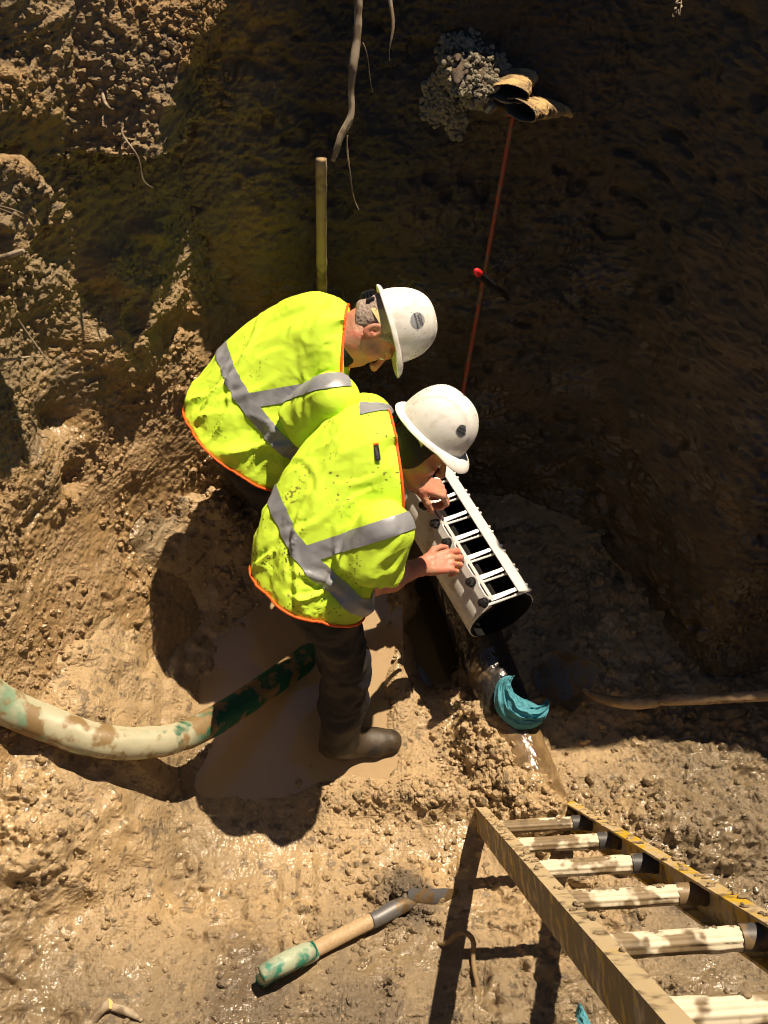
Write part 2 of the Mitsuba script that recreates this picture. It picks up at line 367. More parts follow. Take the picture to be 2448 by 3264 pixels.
# ---------------------------------------------------------------- pipe, clamp, hose, ladder and tools
random.seed(3)
def mud_on(base, mud, lo, hi, f=9.0, extra=None):
    def fn(p, n, uv):
        a = df(p.x * f, p.y * f, p.z * f, 4); e = dn(p.x * 90, p.y * 90, p.z * 90)
        t = dss(lo, hi, a + .12 * (e - .5) + (0 if extra is None else extra(p, n)))
        return dmix(base, dmix(mud, (mud[0] * .62, mud[1] * .62, mud[2] * .62), dss(.4, .7, df(p.x * 31, p.y * 31, p.z * 31, 3))), t)
    return fn
CLAY = (0.19, 0.125, 0.060)
def pipe_rough(p, n, uv): return .10 + .26 * dss(.45, .62, df(p.x * 16, p.y * 16, p.z * 16, 3))
mat('mat_pipe', {'type': 'bumpmap', 'arbitrary': mikit.proc(lambda p, n, uv: df(p.x * 45, p.y * 45, p.z * 45, 4) * .006, 1.5e-3), 'scale': 1.0,
                 'bsdf': {'type': 'principled', 'base_color': mikit.proc(mud_on((0.022, 0.021, 0.021), CLAY, .40, .60, 8, lambda p, n: dss(1.30, 1.10, p.y) * .44 - .16)),
                          'roughness': mikit.proc(pipe_rough), 'specular': .8}})
rough('mat_clamp', mikit.proc(mud_on((0.74, 0.735, 0.71), (0.58, 0.55, 0.47), .58, .75, 12)), .38, .5, .1)
rough('mat_steel_light', (0.74, 0.73, 0.72), .34, .5, .25)
rough('mat_rubber', (0.006, 0.006, 0.006), .7, .15)
rough('mat_nut', (0.02, 0.02, 0.022), .28, .6)
rough('mat_steel', mikit.proc(mud_on((0.13, 0.13, 0.135), CLAY, .42, .58, 22)), .5, .5, .4)
rough('mat_wood', mikit.proc(lambda p, n, uv: dmix((0.42, 0.31, 0.19), (0.33, 0.225, 0.12), df(p.x * 30, p.y * 30, p.z * 30, 4)) * (.85 + .3 * dn(p.x * 190, p.y * 190, p.z * 60))), .6, .35)
rough('mat_wood_dirty', mikit.proc(mud_on((0.33, 0.235, 0.13), (0.17, 0.115, 0.06), .42, .62, 14)), .7, .3)
rough('mat_wood_dark', mikit.proc(mud_on((0.40, 0.28, 0.16), (0.20, 0.14, 0.075), .42, .62, 14)), .7, .3)
rough('mat_green_grip', mikit.proc(mud_on((0.025, 0.17, 0.115), (0.31, 0.36, 0.26), .36, .56, 28)), .5, .4)
def hose_colour(p, n, uv):
    a = df(p.x * 13, p.y * 13, p.z * 13, 4); b = df(p.x * 4, p.y * 4, p.z * 4 + 7, 2)
    c = dmix((0.008, 0.085, 0.047), dmix((0.36, 0.345, 0.235), (0.17, 0.26, 0.17), dss(.50, .66, df(p.x * 9 + 2, p.y * 9, p.z * 9, 5))), dss(.42, .58, a + .35 * dss(-.62, -.80, p.x) + .10 * (b - .5) + .16 * (df(p.x * 60, p.y * 60, p.z * 60, 3) - .5)) * dss(-.60, -.66, p.x))
    return dmix(c, (0.20, 0.135, 0.06), dss(.49, .64, df(p.x * 19 + 4, p.y * 19, p.z * 19, 5) + .15 * dss(.2, -.6, n.z) + .12 * (df(p.x * 70, p.y * 70, p.z * 70, 2) - .5)))
rough('mat_hose', mikit.proc(hose_colour), .5, .4)
def yellow(p, n, uv):
    a = df(p.x * 11, p.y * 11, p.z * 11, 4); b = df(p.x * 27, p.y * 27, p.z * 27 + 3, 3)
    k = dn(p.x * 140, p.y * 140, p.z * 140); m = df(p.x * 46, p.y * 46, p.z * 46, 3)
    c = dmix((0.48, 0.31, 0.018), (0.36, 0.23, 0.02), a)
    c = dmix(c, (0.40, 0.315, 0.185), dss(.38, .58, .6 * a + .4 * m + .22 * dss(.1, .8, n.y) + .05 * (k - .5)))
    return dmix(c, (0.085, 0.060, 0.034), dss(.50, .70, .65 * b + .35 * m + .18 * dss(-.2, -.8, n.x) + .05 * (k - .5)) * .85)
rough('mat_rail', mikit.proc(yellow), .55, .4)
rough('mat_rung', mikit.proc(mud_on((0.56, 0.50, 0.37), (0.19, 0.138, 0.076), .46, .58, 17, lambda p, n: .13 * dss(.5, -.3, n.z))), .6, .35, .0)
rough('mat_ferrule', mikit.proc(mud_on((0.05, 0.05, 0.05), (0.18, 0.125, 0.065), .48, .62, 20)), .5, .4)
rough('mat_root', mikit.proc(lambda p, n, uv: dmix((0.34, 0.28, 0.20), (0.16, 0.12, 0.08), dss(.4, .62, df(p.x * 34, p.y * 34, p.z * 16, 4)))), .8, .2)
rough('mat_cut_wood', (0.70, 0.48, 0.18), .7)
rough('mat_muddy_cord', mikit.proc(mud_on((0.21, 0.15, 0.08), CLAY, .4, .6, 20)), .7, .3)
def rag_colour(p, n, uv):
    a = df(p.x * 24, p.y * 24, p.z * 24, 3)
    return dmix((0.050, 0.190, 0.245), (0.080, 0.27, 0.33), a) * (.85 + .3 * dn(p.x * 230, p.y * 230, p.z * 230))
mat('mat_rag', {'type': 'bumpmap', 'arbitrary': mikit.proc(lambda p, n, uv: df(p.x * 120, p.y * 120, p.z * 120, 2) * .002, 1e-3), 'scale': 1.0,
                'bsdf': {'type': 'principled', 'base_color': mikit.proc(rag_colour), 'roughness': .85, 'specular': .2}})
rough('mat_glove', mikit.proc(mud_on((0.44, 0.30, 0.13), (0.26, 0.18, 0.09), .46, .64, 26)), .75, .25)
rough('mat_glove_inner', (0.10, 0.095, 0.075), .9, .1)
rough('mat_red', mikit.proc(mud_on((0.24, 0.045, 0.025), (0.16, 0.10, 0.055), .50, .64, 26)), .5, .4)
rough('mat_red_tip', (0.62, 0.02, 0.025), .3, .5)
rough('mat_black_plastic_prop', (0.014, 0.014, 0.015), .35, .5)
def place_mesh(m, R, o): return trimesh.Trimesh(np.asarray(m.vertices) @ np.asarray(R).T + o, m.faces, process=False)

# pipe
pa, pb = V(*(0.405, 1.406, 0.115)), V(*(0.492, 1.12, 0.115))
pd = unit(pb - pa)
p0, p1 = pa - pd * 1.15, pb + pd * .34 + V(0, 0, -.05)
add('pipe', tube([p0 + (p1 - p0) * t for t in np.linspace(0, 1, 8)], .092, n=150, m=56, noise_amp=.009, noise_f=17), 'mat_pipe', True)
tell('pipe', 'black buried pipe smeared with wet clay, running under the grey clamp', 'pipe')

# clamp: a split steel sleeve with a rubber lining, held above the pipe
ca = V(*(0.422, 1.497, 0.36)); cb = V(*(0.215, 1.923, 0.36))
A = unit(cb - ca); Lc = .66; Rc = .130
U_ = V(0, 0, 1); S_ = unit(np.cross(A, U_))          # S_ to the right of the axis
def cp(phi, r, a):
    t = math.radians(phi)
    return ca + A * a + (S_ * math.cos(t) + U_ * math.sin(t)) * r
def arc(f0, f1, r0, r1, a0=0.0, a1=Lc, n=90):
    ph = np.radians(np.linspace(f0, f1, n))
    prof = [(r0, a0), (r1, a0), (r1, a1), (r0, a1), (r0, a0)]
    Pn = np.stack([[ca + A * a + r * (S_ * math.cos(t) + U_ * math.sin(t)) for t in ph] for r, a in prof])
    g = grid_mesh(Pn)
    ends = []
    for k in (0, -1):
        q = Pn[:4, k]; ends.append(trimesh.Trimesh(q, [[0, 1, 2], [0, 2, 3]] if k == 0 else [[0, 2, 1], [0, 3, 2]], process=False))
    g = cat([g] + ends)
    if g.volume < 0: g.invert()
    return g
add('pipe_clamp__shell', arc(114, 403, Rc - .004, Rc), 'mat_clamp', 40)
add('pipe_clamp__rubber_lining', arc(110, 407, Rc - .014, Rc - .0055, -.004, Lc + .004), 'mat_rubber', 40)
add('pipe_clamp__lining_lap', arc(96, 132, Rc - .024, Rc - .018, -.002, Lc), 'mat_rubber', 40)
def across(f0, f1, r, a, rad=None, wid=None, thick=.005, name='', m_='mat_steel_light'):
    q0, q1 = cp(f0, r, a), cp(f1, r, a)
    if rad: g = cyl(q0, q1, rad, m=10)
    else: g = box((np.linalg.norm(q1 - q0), wid, thick), (q0 + q1) / 2, frame(q1 - q0, (q0 + q1) / 2 - cp(0, 0, a)), .0012)
    return add('pipe_clamp__' + name, g, m_, 30)
def along(phi, r, a0, a1, wid, thick, name, turn=0):
    q0, q1 = cp(phi, r, a0), cp(phi, r, a1)
    out = cp(phi + turn, 1, 0) - ca
    return add('pipe_clamp__' + name, box((a1 - a0, wid, thick), (q0 + q1) / 2, frame(A, out), .0015), 'mat_steel_light', 30)
NB = 8
st = [.016 + i * (Lc - .032) / (NB - 1) for i in range(NB)]
along(55, Rc + .011, .002, Lc, .060, .006, 'receiver_rail')
along(108, Rc + .011, .01, Lc - .005, .012, .006, 'edge_rail')
from shapely.geometry import Polygon
pitch = st[1] - st[0]
pn = cp(136, 1, 0) - ca; py = unit(np.cross(pn, A)); py = py if py @ S_ > 0 else -py
for i, a in enumerate(st):
    for s in (-.0115, .0115): across(43, 118, Rc + .020, a + s, rad=.0050, name='rod')
    across(69, 106, Rc + .012, a, wid=.014, name='cross_bar')
    c0 = cp(118, Rc + .020, a)
    w = pitch / 2 - .002
    if i < NB - 1:                                                    # bow-tie bolt plates between the rods
        pl = Polygon([(-w, -.019), (-w * .5, -.011), (w * .5, -.011), (w, -.019), (w, .019), (w * .5, .013), (-w * .5, .013), (-w, .019)]).buffer(.002)
        e = trimesh.creation.extrude_polygon(pl, .005)
        add('pipe_clamp__bolt_plate', place_mesh(e, np.stack([A, py, np.cross(A, py)], 1), cp(118, Rc + .020, a + pitch / 2)), 'mat_steel_light', 30)
    hexa = trimesh.creation.cylinder(.0150, .020, sections=6)
    add('pipe_clamp__nut', cat([place_mesh(hexa, np.stack([A, np.cross(pn, A), pn], 1), c0 + pn * .018), cyl(c0 + pn * .006, c0 + pn * .009, .0185, m=18), cyl(c0, c0 + pn * .036, .0072, m=12)]), 'mat_nut', 25)
tell('pipe_clamp', 'light grey steel pipe repair clamp with barred opening and black nuts, lying over pipe', 'pipe clamp')

# green suction hose
hp = [(-1.345, 1.178, 0.78), (-1.279, 1.126, 0.66), (-1.215, 1.086, 0.57), (-1.086, 1.048, 0.49), (-0.944, 1.013, 0.44), (-0.824, 1.019, 0.38), (-0.705, 1.062, 0.31), (-0.614, 1.136, 0.24), (-0.493, 1.275, 0.13), (-0.358, 1.438, 0.02), (-0.259, 1.552, -0.06)]
add('hose', tube(hp, [.062, .060, .059, .057, .055, .053, .051, .051, .051, .051, .051], n=170, m=40, noise_amp=.004, noise_f=18), 'mat_hose', True)
tell('hose', 'thick green suction hose caked with dried pale mud, dipping into the puddle', 'hose')

# ladder
LA = [V(*(0.348, 0.763, 0.316)), V(*(0.377, 0.244, 1.577))]; LB = [V(*(0.648, 0.778, 0.326)), V(*(0.665, 0.256, 1.585))]
ld = unit((LA[1] - LA[0]) + (LB[1] - LB[0])); rd = unit((LB[0] - LA[0]) + (LB[1] - LA[1])); rd = unit(rd - ld * (rd @ ld)); ln = np.cross(rd, ld)
if ln[1] < 0: ln = -ln
mid0, mid1 = (LA[0] + LB[0]) / 2, (LA[1] + LB[1]) / 2
span = np.linalg.norm(mid1 - mid0); gap = span / 4; half = np.linalg.norm(LB[0] - LA[0]) / 2
def lad(i, side, off=0, up=0): return mid0 + ld * (i * gap + up) + rd * side + ln * off
def channel(side, i0, i1):
    s = 1 if side > 0 else -1
    w, d, t = .036, .086, .006                                        # web outside, flanges turned in over the ends of the rungs
    o = .022
    prof = [((o - x) * s, y) for x, y in ((0, -d / 2), (w, -d / 2), (w, -d / 2 + t), (t, -d / 2 + t), (t, d / 2 - t), (w, d / 2 - t), (w, d / 2), (0, d / 2))]
    n = 60
    rows = []
    for k in np.linspace(i0, i1, n):
        rows.append([lad(k, side + a, b - .010) for a, b in prof])
    Pn = np.array(rows)
    g = grid_mesh(Pn, True)
    for k in (0, -1):
        q = Pn[k]; f = [[0, 1, 2], [0, 2, 3], [0, 3, 4], [0, 4, 7], [7, 4, 5], [7, 5, 6]]
        g = cat([g, trimesh.Trimesh(q, f, process=False)])
    return g
for s in (-half, half): add('ladder__rail', channel(s, -.95 if s < 0 else -1.05, 6.2), 'mat_rail', False)
labels['ladder__rail'] = {'label': 'left rail, its outer web crusted with dark mud'}
for i in range(6):
    a, b = lad(i, -half), lad(i, half)
    n_, m_ = 30, 40
    th = np.linspace(0, 2 * np.pi, m_, endpoint=False)
    rib = .0200 + .0010 * np.sign(np.sin(th * 10))
    c = a + (b - a) * np.linspace(0.01, .99, n_)[:, None]
    Pn = c[:, None] + rib[None, :, None] * (np.cos(th)[None, :, None] * ln + np.sin(th)[None, :, None] * ld)
    v = Pn - c[:, None]
    Pn = c[:, None] + v * (1 + .10 * np.maximum(fb(Pn, 24, 3, 70 + i) - .52, 0)[..., None] * 6)
    add('ladder__rung', grid_mesh(Pn, True), 'mat_rung', True)
    for s, l in ((-1, .024), (1, .060)):
        e = lad(i, s * (half + .014))
        add('ladder__rung_ferrule', cat([cyl(e - rd * s * .006, e - rd * s * l, .0240, m=20, n=4), cyl(e, e - rd * s * .012, .0268, m=20, n=4)]), 'mat_ferrule', 40)
# clods that stick to the ladder
cl = []
for k in range(130):
    i = rng.uniform(-.2, 5); s = rng.choice([-1, 1]) * (half + rng.uniform(-.010, .020)); q = lad(i, s, .034 + rng.uniform(-.001, .002))
    if k % 3 == 0: q = lad(round(i), rng.uniform(-half, half) * .85, .019)
    g = trimesh.creation.icosphere(1, 1); v = g.vertices * (rng.uniform(.004, .011), rng.uniform(.004, .011), rng.uniform(.002, .005)) * (1 + .5 * (nz(g.vertices + k, 2) - .5))[:, None]
    cl.append(trimesh.Trimesh(v @ np.stack([rd, ld, ln], 1).T + q, g.faces, process=False))
add('ladder__mud_lumps', cat(cl), 'mat_floor', True)
labels['ladder__mud_lumps'] = {'label': 'lumps of mud stuck to rails and rungs', 'kind': 'stuff'}
tell('ladder', 'muddy yellow fibreglass ladder with ribbed metal rungs at lower right', 'ladder')

# spade with a green grip
s0, s1, s2, s3, s4 = V(*(-0.392, 0.323, 0.285)), V(*(-0.23, 0.41, 0.23)), V(*(-0.043, 0.509, 0.175)), V(*(0.073, 0.566, 0.14)), V(*(0.208, 0.588, 0.085))
add('spade__handle', tube([s1 + (s0 - s1) * .1, s1, s2, s2 + (s3 - s2) * .1], .0238, n=30, m=24), 'mat_wood', True)
add('spade__socket', tube([s2, s2 + (s3 - s2) * .4, s3, s3 + (s4 - s3) * .2], [.0255, .026, .023, .014], n=30, m=24), 'mat_steel', True)
sd = unit(s0 - s1); sside = unit(np.cross(sd, (0, 0, 1))); sup = unit(np.cross(sside, sd))
vv = []
uu, ww = np.meshgrid(np.linspace(-1, 1, 24), np.linspace(0, 1, 24))
bl = unit(s4 - s3); bs = TOWARD * .70 + UP * .75; bs = unit(bs - bl * (bs @ bl))
bn_ = np.cross(bs, bl)
wid = .050 * (1 - .85 * S(.45, 1.05, ww) ** 1.5) * S(-.25, .12, ww)
top = s3[None, None] + bl * (ww * .21)[..., None] + bs * (uu * wid)[..., None] + bn_ * (.030 * uu ** 2 - .012 * np.sin(ww * 3))[..., None]
g1 = grid_mesh(top); g2 = grid_mesh(top - bn_ * .003); g2.invert()
add('spade__blade', cat([g1, g2]), 'mat_steel', True)
grip = [tube([s1 - sd * .02, s1 + sd * .025, s1 + sd * .04], [.029, .030, .028], n=12, m=24)]
for s in (-1, 1):
    grip.append(tube([s1 + sd * .015 + sup * s * .006, s1 + sd * .06 + sup * s * .030, s1 + sd * .115 + sup * s * .040, s1 + sd * .16 + sup * s * .036], [.026, .023, .022, .023], n=30, m=18))
grip.append(cyl(s1 + sd * .150 - sup * .050, s1 + sd * .150 + sup * .052, .020, m=22, n=6))
grip.append(tube([s1 + sd * .0 + sup * .02, s1 + sd * .09 + sup * .045, s1 + sd * .17 + sup * .04], [.028, .030, .025], n=24, m=20))
add('spade__grip', cat(grip), 'mat_green_grip', True)
tell('spade', 'short spade with pale wooden shaft and scuffed green grip lying on the clay', 'spade')

# handle of a shovel stuck upright behind the workers
h0, h1 = V(*(-0.198, 2.52, 1.514)), V(*(-0.27, 2.376, 0.05))
add('shovel__handle', tube([h0, h0 + (h1 - h0) * .33, h0 + (h1 - h0) * .66, h1], .0185, n=50, m=20, noise_amp=.0015, noise_f=25), 'mat_wood_dirty', True)
bw, bh = np.meshgrid(np.linspace(-1, 1, 14), np.linspace(0, 1, 16))
hd_ = unit(h1 - h0); hb = V(1, 0, 0)
bt = h1[None, None] - hd_ * .05 + hd_ * (bh * .26)[..., None] + hb * (bw * .11 * np.sqrt(np.clip(1 - bh ** 4, 0.02, 1)))[..., None] + np.cross(hb, hd_) * (.03 * bw ** 2)[..., None]
b1 = grid_mesh(bt); b2 = grid_mesh(bt + np.cross(hb, hd_) * .003); b2.invert()
add('shovel__blade', cat([b1, b2]), 'mat_steel', True)
tell('shovel', 'upright dirty wooden shovel handle rising behind the back worker', 'shovel')
q0, q1, q2, q3, q4 = (0.747, 1.32, 0.1), (0.794, 1.277, 0.13), (0.864, 1.255, 0.14), (1, 1.262, 0.14), (1.613, 1.268, 0.22)
add('shovel_001__handle', tube([(0.983, 1.262, 0.14), (1.292, 1.259, 0.18), q4], .0195, n=50, m=20, noise_amp=.0015, noise_f=25), 'mat_wood_dark', True)
add('shovel_001__socket', tube([q0, q1, q2, q3], [.010, .017, .021, .0215], n=40, m=20), 'mat_wood_dark', True)
sb = V(*q0); sdir = unit(V(*q0) - V(*q1)); sw = unit(np.cross(sdir, (0, -.4, 1)))
bt = sb[None, None] + sdir * (bh * .24 - .02)[..., None] + sw * (bw * .10 * np.sqrt(np.clip(1 - bh ** 4, .02, 1)))[..., None] + np.cross(sw, sdir) * (.03 * bw ** 2)[..., None]
b1 = grid_mesh(bt); b2 = grid_mesh(bt + V(0, 0, .003)); b2.invert()
add('shovel_001__blade', cat([b1, b2]), 'mat_steel', True)
tell('shovel_001', 'shovel lying in the shade at right, its brown handle running out of the picture', 'shovel')

# long red bar with a hammer head, gloves laid over it
r0, r1 = V(*(0.418, 2.7, 1.556)), V(*(0.295, 2.34, 0.359))
add('sledge__handle', tube([r0, r0 + (r1 - r0) * .4, r1], .0088, n=50, m=14, noise_amp=.0012, noise_f=40), 'mat_red', True)
hh0, hh1 = V(*(0.325, 2.66, 1.606)), V(*(0.458, 2.72, 1.547))
hx = frame(hh1 - hh0, (0, -.3, 1))
add('sledge__head', cat([box((.11, .036, .036), hh0 + (hh1 - hh0) * .45, hx, .006), box((.03, .042, .042), hh0 + (hh1 - hh0) * .05, hx, .008)]), 'mat_steel', 30)
add('sledge__collar', box((.034, .040, .040), hh0 + (hh1 - hh0) * .52, hx, .006), 'mat_red', 30)
tell('sledge', 'long thin red handled tool with steel head leaning on the dark wall', 'hammer')
def glove(key, o, g, w, seed):
    g = unit(g); w = unit(w - g * (w @ g)); t = np.cross(w, g)
    if t @ TOWARD_ < 0: t = -t
    def local(p): 
        q = (p - o) / 1.22
        return np.stack([q @ g, q @ w, q @ t], 1)
    def outer(p):
        q = local(p); x = np.clip(q[:, 0] / .11, 0, 1)
        a, b = .054 - .012 * x, .024 - .002 * x
        d = (np.sqrt((q[:, 1] / a) ** 2 + (q[:, 2] / b) ** 2) - 1) * b * 1.25
        d = np.maximum(d, np.maximum(-q[:, 0], q[:, 0] - .115))
        hnd = ellipsoid(q, (.155, 0, -.002), (.060, .046, .020))
        for i, (yy, l, bend) in enumerate(((-.030, .055, -.02), (-.011, .066, -.025), (.010, .064, -.025), (.030, .052, -.02))):
            e = chain(q, [V(.185, yy, 0), V(.185 + l * .6, yy * 1.25, bend * .3), V(.185 + l, yy * 1.3, bend)], [.0125, .0115, .0105], .006)
            hnd = smin(hnd, e, .006)
        hnd = smin(hnd, chain(q, [V(.125, -.03, 0), V(.155, -.062, .002), V(.185, -.072, -.006)], [.014, .0135, .011], .006), .01)
        d = smin(d, hnd, .014)
        d = d + .0030 * np.sin(q[:, 0] * 420 + 3 * nz(p, 40, seed)) * S(.085, .10, q[:, 0]) * S(.14, .12, q[:, 0])
        return d + .004 * (nz(p, 45, seed) - .5)
    def hollow(p):
        q = local(p); x = np.clip(q[:, 0] / .11, 0, 1)
        a, b = .051 - .012 * x, .021 - .004 * x
        d = (np.sqrt((q[:, 1] / a) ** 2 + (q[:, 2] / b) ** 2) - 1) * b * 1.2
        return np.maximum(d, q[:, 0] - .10)
    add(key + '__leather', surface_net(lambda p: smax(outer(p), -hollow(p), .003), o - .30, o + .30, .0042), 'mat_glove', True)
    n_, m_ = 8, 40
    th = np.linspace(0, 2 * np.pi, m_, endpoint=False)
    rows = []
    for x in np.linspace(.006, .098, n_):
        a, b = .0505 - .012 * x / .11, .0205 - .004 * x / .11
        rows.append(o + 1.22 * (g * x + np.cos(th)[:, None] * a * w + np.sin(th)[:, None] * b * t))
    rows.append(np.repeat((o + 1.22 * g * .098)[None], m_, 0))
    add(key + '__lining', grid_mesh(np.array(rows), True), 'mat_glove_inner', True)
TOWARD_ = V(0, -.545, .839)
def site(r, u, t): return V(1, 0, 0) * r + V(0, .839, .545) * u + TOWARD_ * t
glove('work_glove', V(*(0.385, 2.643, 1.656)), site(.32, .64, -.70), site(.98, -.14, .1), 3)
tell('work_glove', 'tan leather work glove on top of the other, cuff open towards the pit', 'glove')
glove('work_glove_001', V(*(0.416, 2.601, 1.629)), site(.62, .36, -.70), site(.88, -.36, .1), 8)
tell('work_glove_001', 'tan leather work glove underneath, hanging lower over the red handle', 'glove')
# trimming knife stuck in the wall
k0, k1, k2, k3 = V(*(0.31, 2.34, 1.21)), V(*(0.379, 2.43, 1.068)), V(*(0.416, 2.49, 0.989)), V(*(0.468, 2.58, 0.852))
add('knife__grip', tube([k0, k0 + (k1 - k0) * .5, k1, k2], [.0125, .0135, .0135, .008], n=30, m=20), 'mat_black_plastic_prop', True)
add('knife__pommel', tube([k0 - (k1 - k0) * .12, k0 - (k1 - k0) * .08, k0, k0 + (k1 - k0) * .10], [.005, .010, .0130, .0130], n=16, m=20), 'mat_red_tip', True)
ks = unit(k3 - k1); kw = unit(np.cross(ks, (0, 1, .3)))
add('knife__blade', tube([k2, k2 + (k3 - k2) * .5 + V(0, 0, .006), k3], [.008, .009, .006], n=16, m=8), 'mat_black_plastic_prop', True)
add('knife__grip_stripe', tube([k0 + (k1 - k0) * .22 + V(.003, -.006, .0125), k0 + (k1 - k0) * .62 + V(.003, -.006, .0135)], [.0035, .0035], n=8, m=8), 'mat_red_tip', True)
tell('knife', 'small black handled knife with red end stuck in the dark wall', 'knife')

# rag on the pipe, scrap of the same cloth by the ladder
def rag(key, pts, wid, seed, up, n=130, m=70, amp=.016):
    """A cloth: a strip along pts, gathered into folds and hanging down at its edges."""
    c = spline(np.asarray(pts, float), n); w_ = spline(np.stack([wid, np.zeros(len(wid)), np.arange(len(wid)) * .03], 1), n)[:, 0]
    t = np.gradient(c, axis=0); t /= np.linalg.norm(t, axis=1, keepdims=True)
    b = np.cross(t, unit(up)); b /= np.linalg.norm(b, axis=1, keepdims=True); u = np.cross(b, t)
    x, y = np.meshgrid(np.linspace(-1, 1, m), np.linspace(0, 1, n))
    k = np.stack([x * 1.0, y * 2.2, 0 * x + seed], -1)
    edge = 1 + .30 * (fb(np.stack([np.sign(x) * 3, y * 5, 0 * x + seed], -1), 1, 3, seed) - .5)
    taper = np.sqrt(np.clip(1 - (2 * y - 1) ** 6, .04, 1))
    ridge = lambda q, f, s: (1 - np.abs(2 * meshkit.noise(q * f, s) - 1)) ** 1.6
    kw = k + .25 * np.stack([fb(k, 2, 2, seed + 1), fb(k, 2, 2, seed + 2), 0 * x], -1)
    hgt = 1.0 * ridge(kw * (2.6, .8, 1), 1, seed + 3) + .55 * ridge(kw * (1.4, 3.4, 1), 1.3, seed + 4) + .55 * ridge(kw * (5, 4, 1), 1.2, seed + 5)
    lat = (fb(kw, 2.2, 2, seed + 6) - .5) * .5
    P = c[:, None] + b[:, None] * ((x * edge * taper + lat * (1 - x ** 2)) * w_[:, None])[..., None] + u[:, None] * (amp * (hgt * (1 - x ** 4) * 1.15) - .75 * w_[:, None] * x ** 2 * .9)[..., None]
    g1 = grid_mesh(P); nn = vnormals(g1)
    if (nn @ unit(up)).mean() < 0: g1.invert(); nn = -nn
    g2 = trimesh.Trimesh(g1.vertices - nn * .0015, g1.faces[:, ::-1], process=False)
    add(key, cat([g1, g2]), 'mat_rag', True)
rag('rag', [(0.469, 1.327, 0.205), (0.44, 1.292, 0.205), (0.446, 1.244, 0.21), (0.478, 1.204, 0.215), (0.52, 1.188, 0.21), (0.576, 1.231, 0.17)], [.022, .034, .050, .054, .048, .026], 5, V(.15, -.2, 1), amp=.017)
tell('rag', 'crumpled teal cloth rag draped over the muddy pipe', 'rag')
rag('rag_001', [(0.577, 0.265, 0.275), (0.58, 0.229, 0.28), (0.586, 0.17, 0.28)], [.010, .022, .03], 15, V(0, -.4, 1), 50, 30, .010)
tell('rag_001', 'scrap of teal cloth on the clay beside the left ladder rail, cut by picture edge', 'rag')

# roots
def root(key, pts, rs, label, group=None, m_='mat_root', amp=.0025, cat_='root', n=80):
    add(key, tube(pts, rs, n=n, m=12, noise_amp=amp, noise_f=30), m_, True)
    tell(key, label, cat_, group)
root('root', [(-0.074, 2.84, 1.922), (-0.077, 2.8, 1.861), (-0.083, 2.74, 1.775), (-0.096, 2.69, 1.708), (-0.102, 2.66, 1.65), (-0.106, 2.62, 1.59), (-0.125, 2.6, 1.562), (-0.141, 2.58, 1.54), (-0.152, 2.565, 1.512), (-0.164, 2.55, 1.484)], [.014, .0125, .0125, .0135, .0105, .0115, .0125, .0105, .0105, .006], 'thick pale root hanging bent in front of the dark wall, top centre')
root('root_001', [(0.021, 2.82, 1.919), (0.023, 2.78, 1.844), (0.027, 2.74, 1.81), (0.019, 2.71, 1.777), (0.018, 2.69, 1.735)], [.007, .006, .005, .003, .001], 'short thin root hanging right of the thick bent root', amp=.001)
root('root_002', [(-0.116, 2.59, 1.55), (-0.115, 2.56, 1.49), (-0.11, 2.545, 1.45), (-0.105, 2.53, 1.399), (-0.083, 2.5, 1.334)], [.003, .0028, .0024, .002, .001], 'hair thin wavy rootlet trailing below the thick bent root', amp=.0008)
root('root_003', [(-0.065, 2.72, 1.776), (-0.057, 2.71, 1.763), (-0.046, 2.7, 1.702), (-0.034, 2.68, 1.638)], [.0025, .002, .0016, .001], 'fine rootlet curling off the thick root near its top', amp=.0006)
root('root_004', [(-0.84, 2.551, 1.716), (-0.825, 2.506, 1.716), (-0.801, 2.467, 1.721)], [.0045, .005, .003], 'stubby rootlet poking from below the rubble bench at upper left', amp=.0008)
root('root_005', [(-0.791, 2.502, 1.636), (-0.759, 2.431, 1.62), (-0.741, 2.412, 1.59), (-0.739, 2.397, 1.556), (-0.714, 2.392, 1.505)], [.0025, .0032, .003, .0028, .001], 'long thin rootlet hanging below the rubble bench at upper left', amp=.0008)
root('root_006', [(-1.052, 1.935, 1.626), (-1.008, 1.932, 1.642), (-0.963, 1.932, 1.659)], [.007, .008, .005], 'knobbly twig jutting in at the left picture edge', amp=.0015)
root('root_007', [(-0.995, 1.95, 1.791), (-0.964, 1.948, 1.783), (-0.938, 1.957, 1.759)], [.002, .0024, .0015], 'upper of two straight pale rootlets at the left picture edge', amp=.0004)
root('root_008', [(-0.995, 1.946, 1.788), (-0.963, 1.943, 1.774), (-0.937, 1.951, 1.749)], [.002, .0024, .0015], 'lower of two straight pale rootlets at the left picture edge', amp=.0004)
root('root_009', [(-1.187, 1.925, 1.237), (-1.146, 1.954, 1.209), (-1.108, 1.996, 1.176), (-1.069, 2.019, 1.138)], [.0035, .0035, .003, .0015], 'pale twig lying flat across the left wall above the small hollow', amp=.0006)
root('root_010', [(-1.124, 2.043, 1.291), (-1.104, 2.032, 1.212), (-1.077, 2.014, 1.146), (-1.054, 2.015, 1.022)], [.002, .0025, .002, .001], 'thin root slanting down the sunlit left wall', amp=.0006)
root('root_011', [(-1.196, 1.793, 1.116), (-1.144, 1.817, 1.084), (-1.11, 1.853, 1.03)], [.002, .0022, .0012], 'hair thin twig on the left wall just beside the dark hole', amp=.0004)
zb = .33
root('branch', [(-0.903, 0.158, 0.29), (-0.852, 0.213, 0.295), (-0.829, 0.245, 0.3), (-0.801, 0.264, 0.305)], [.012, .013, .014, .015], 'broken branch with yellow cut end on the clay at lower left', cat_='branch', amp=.002)
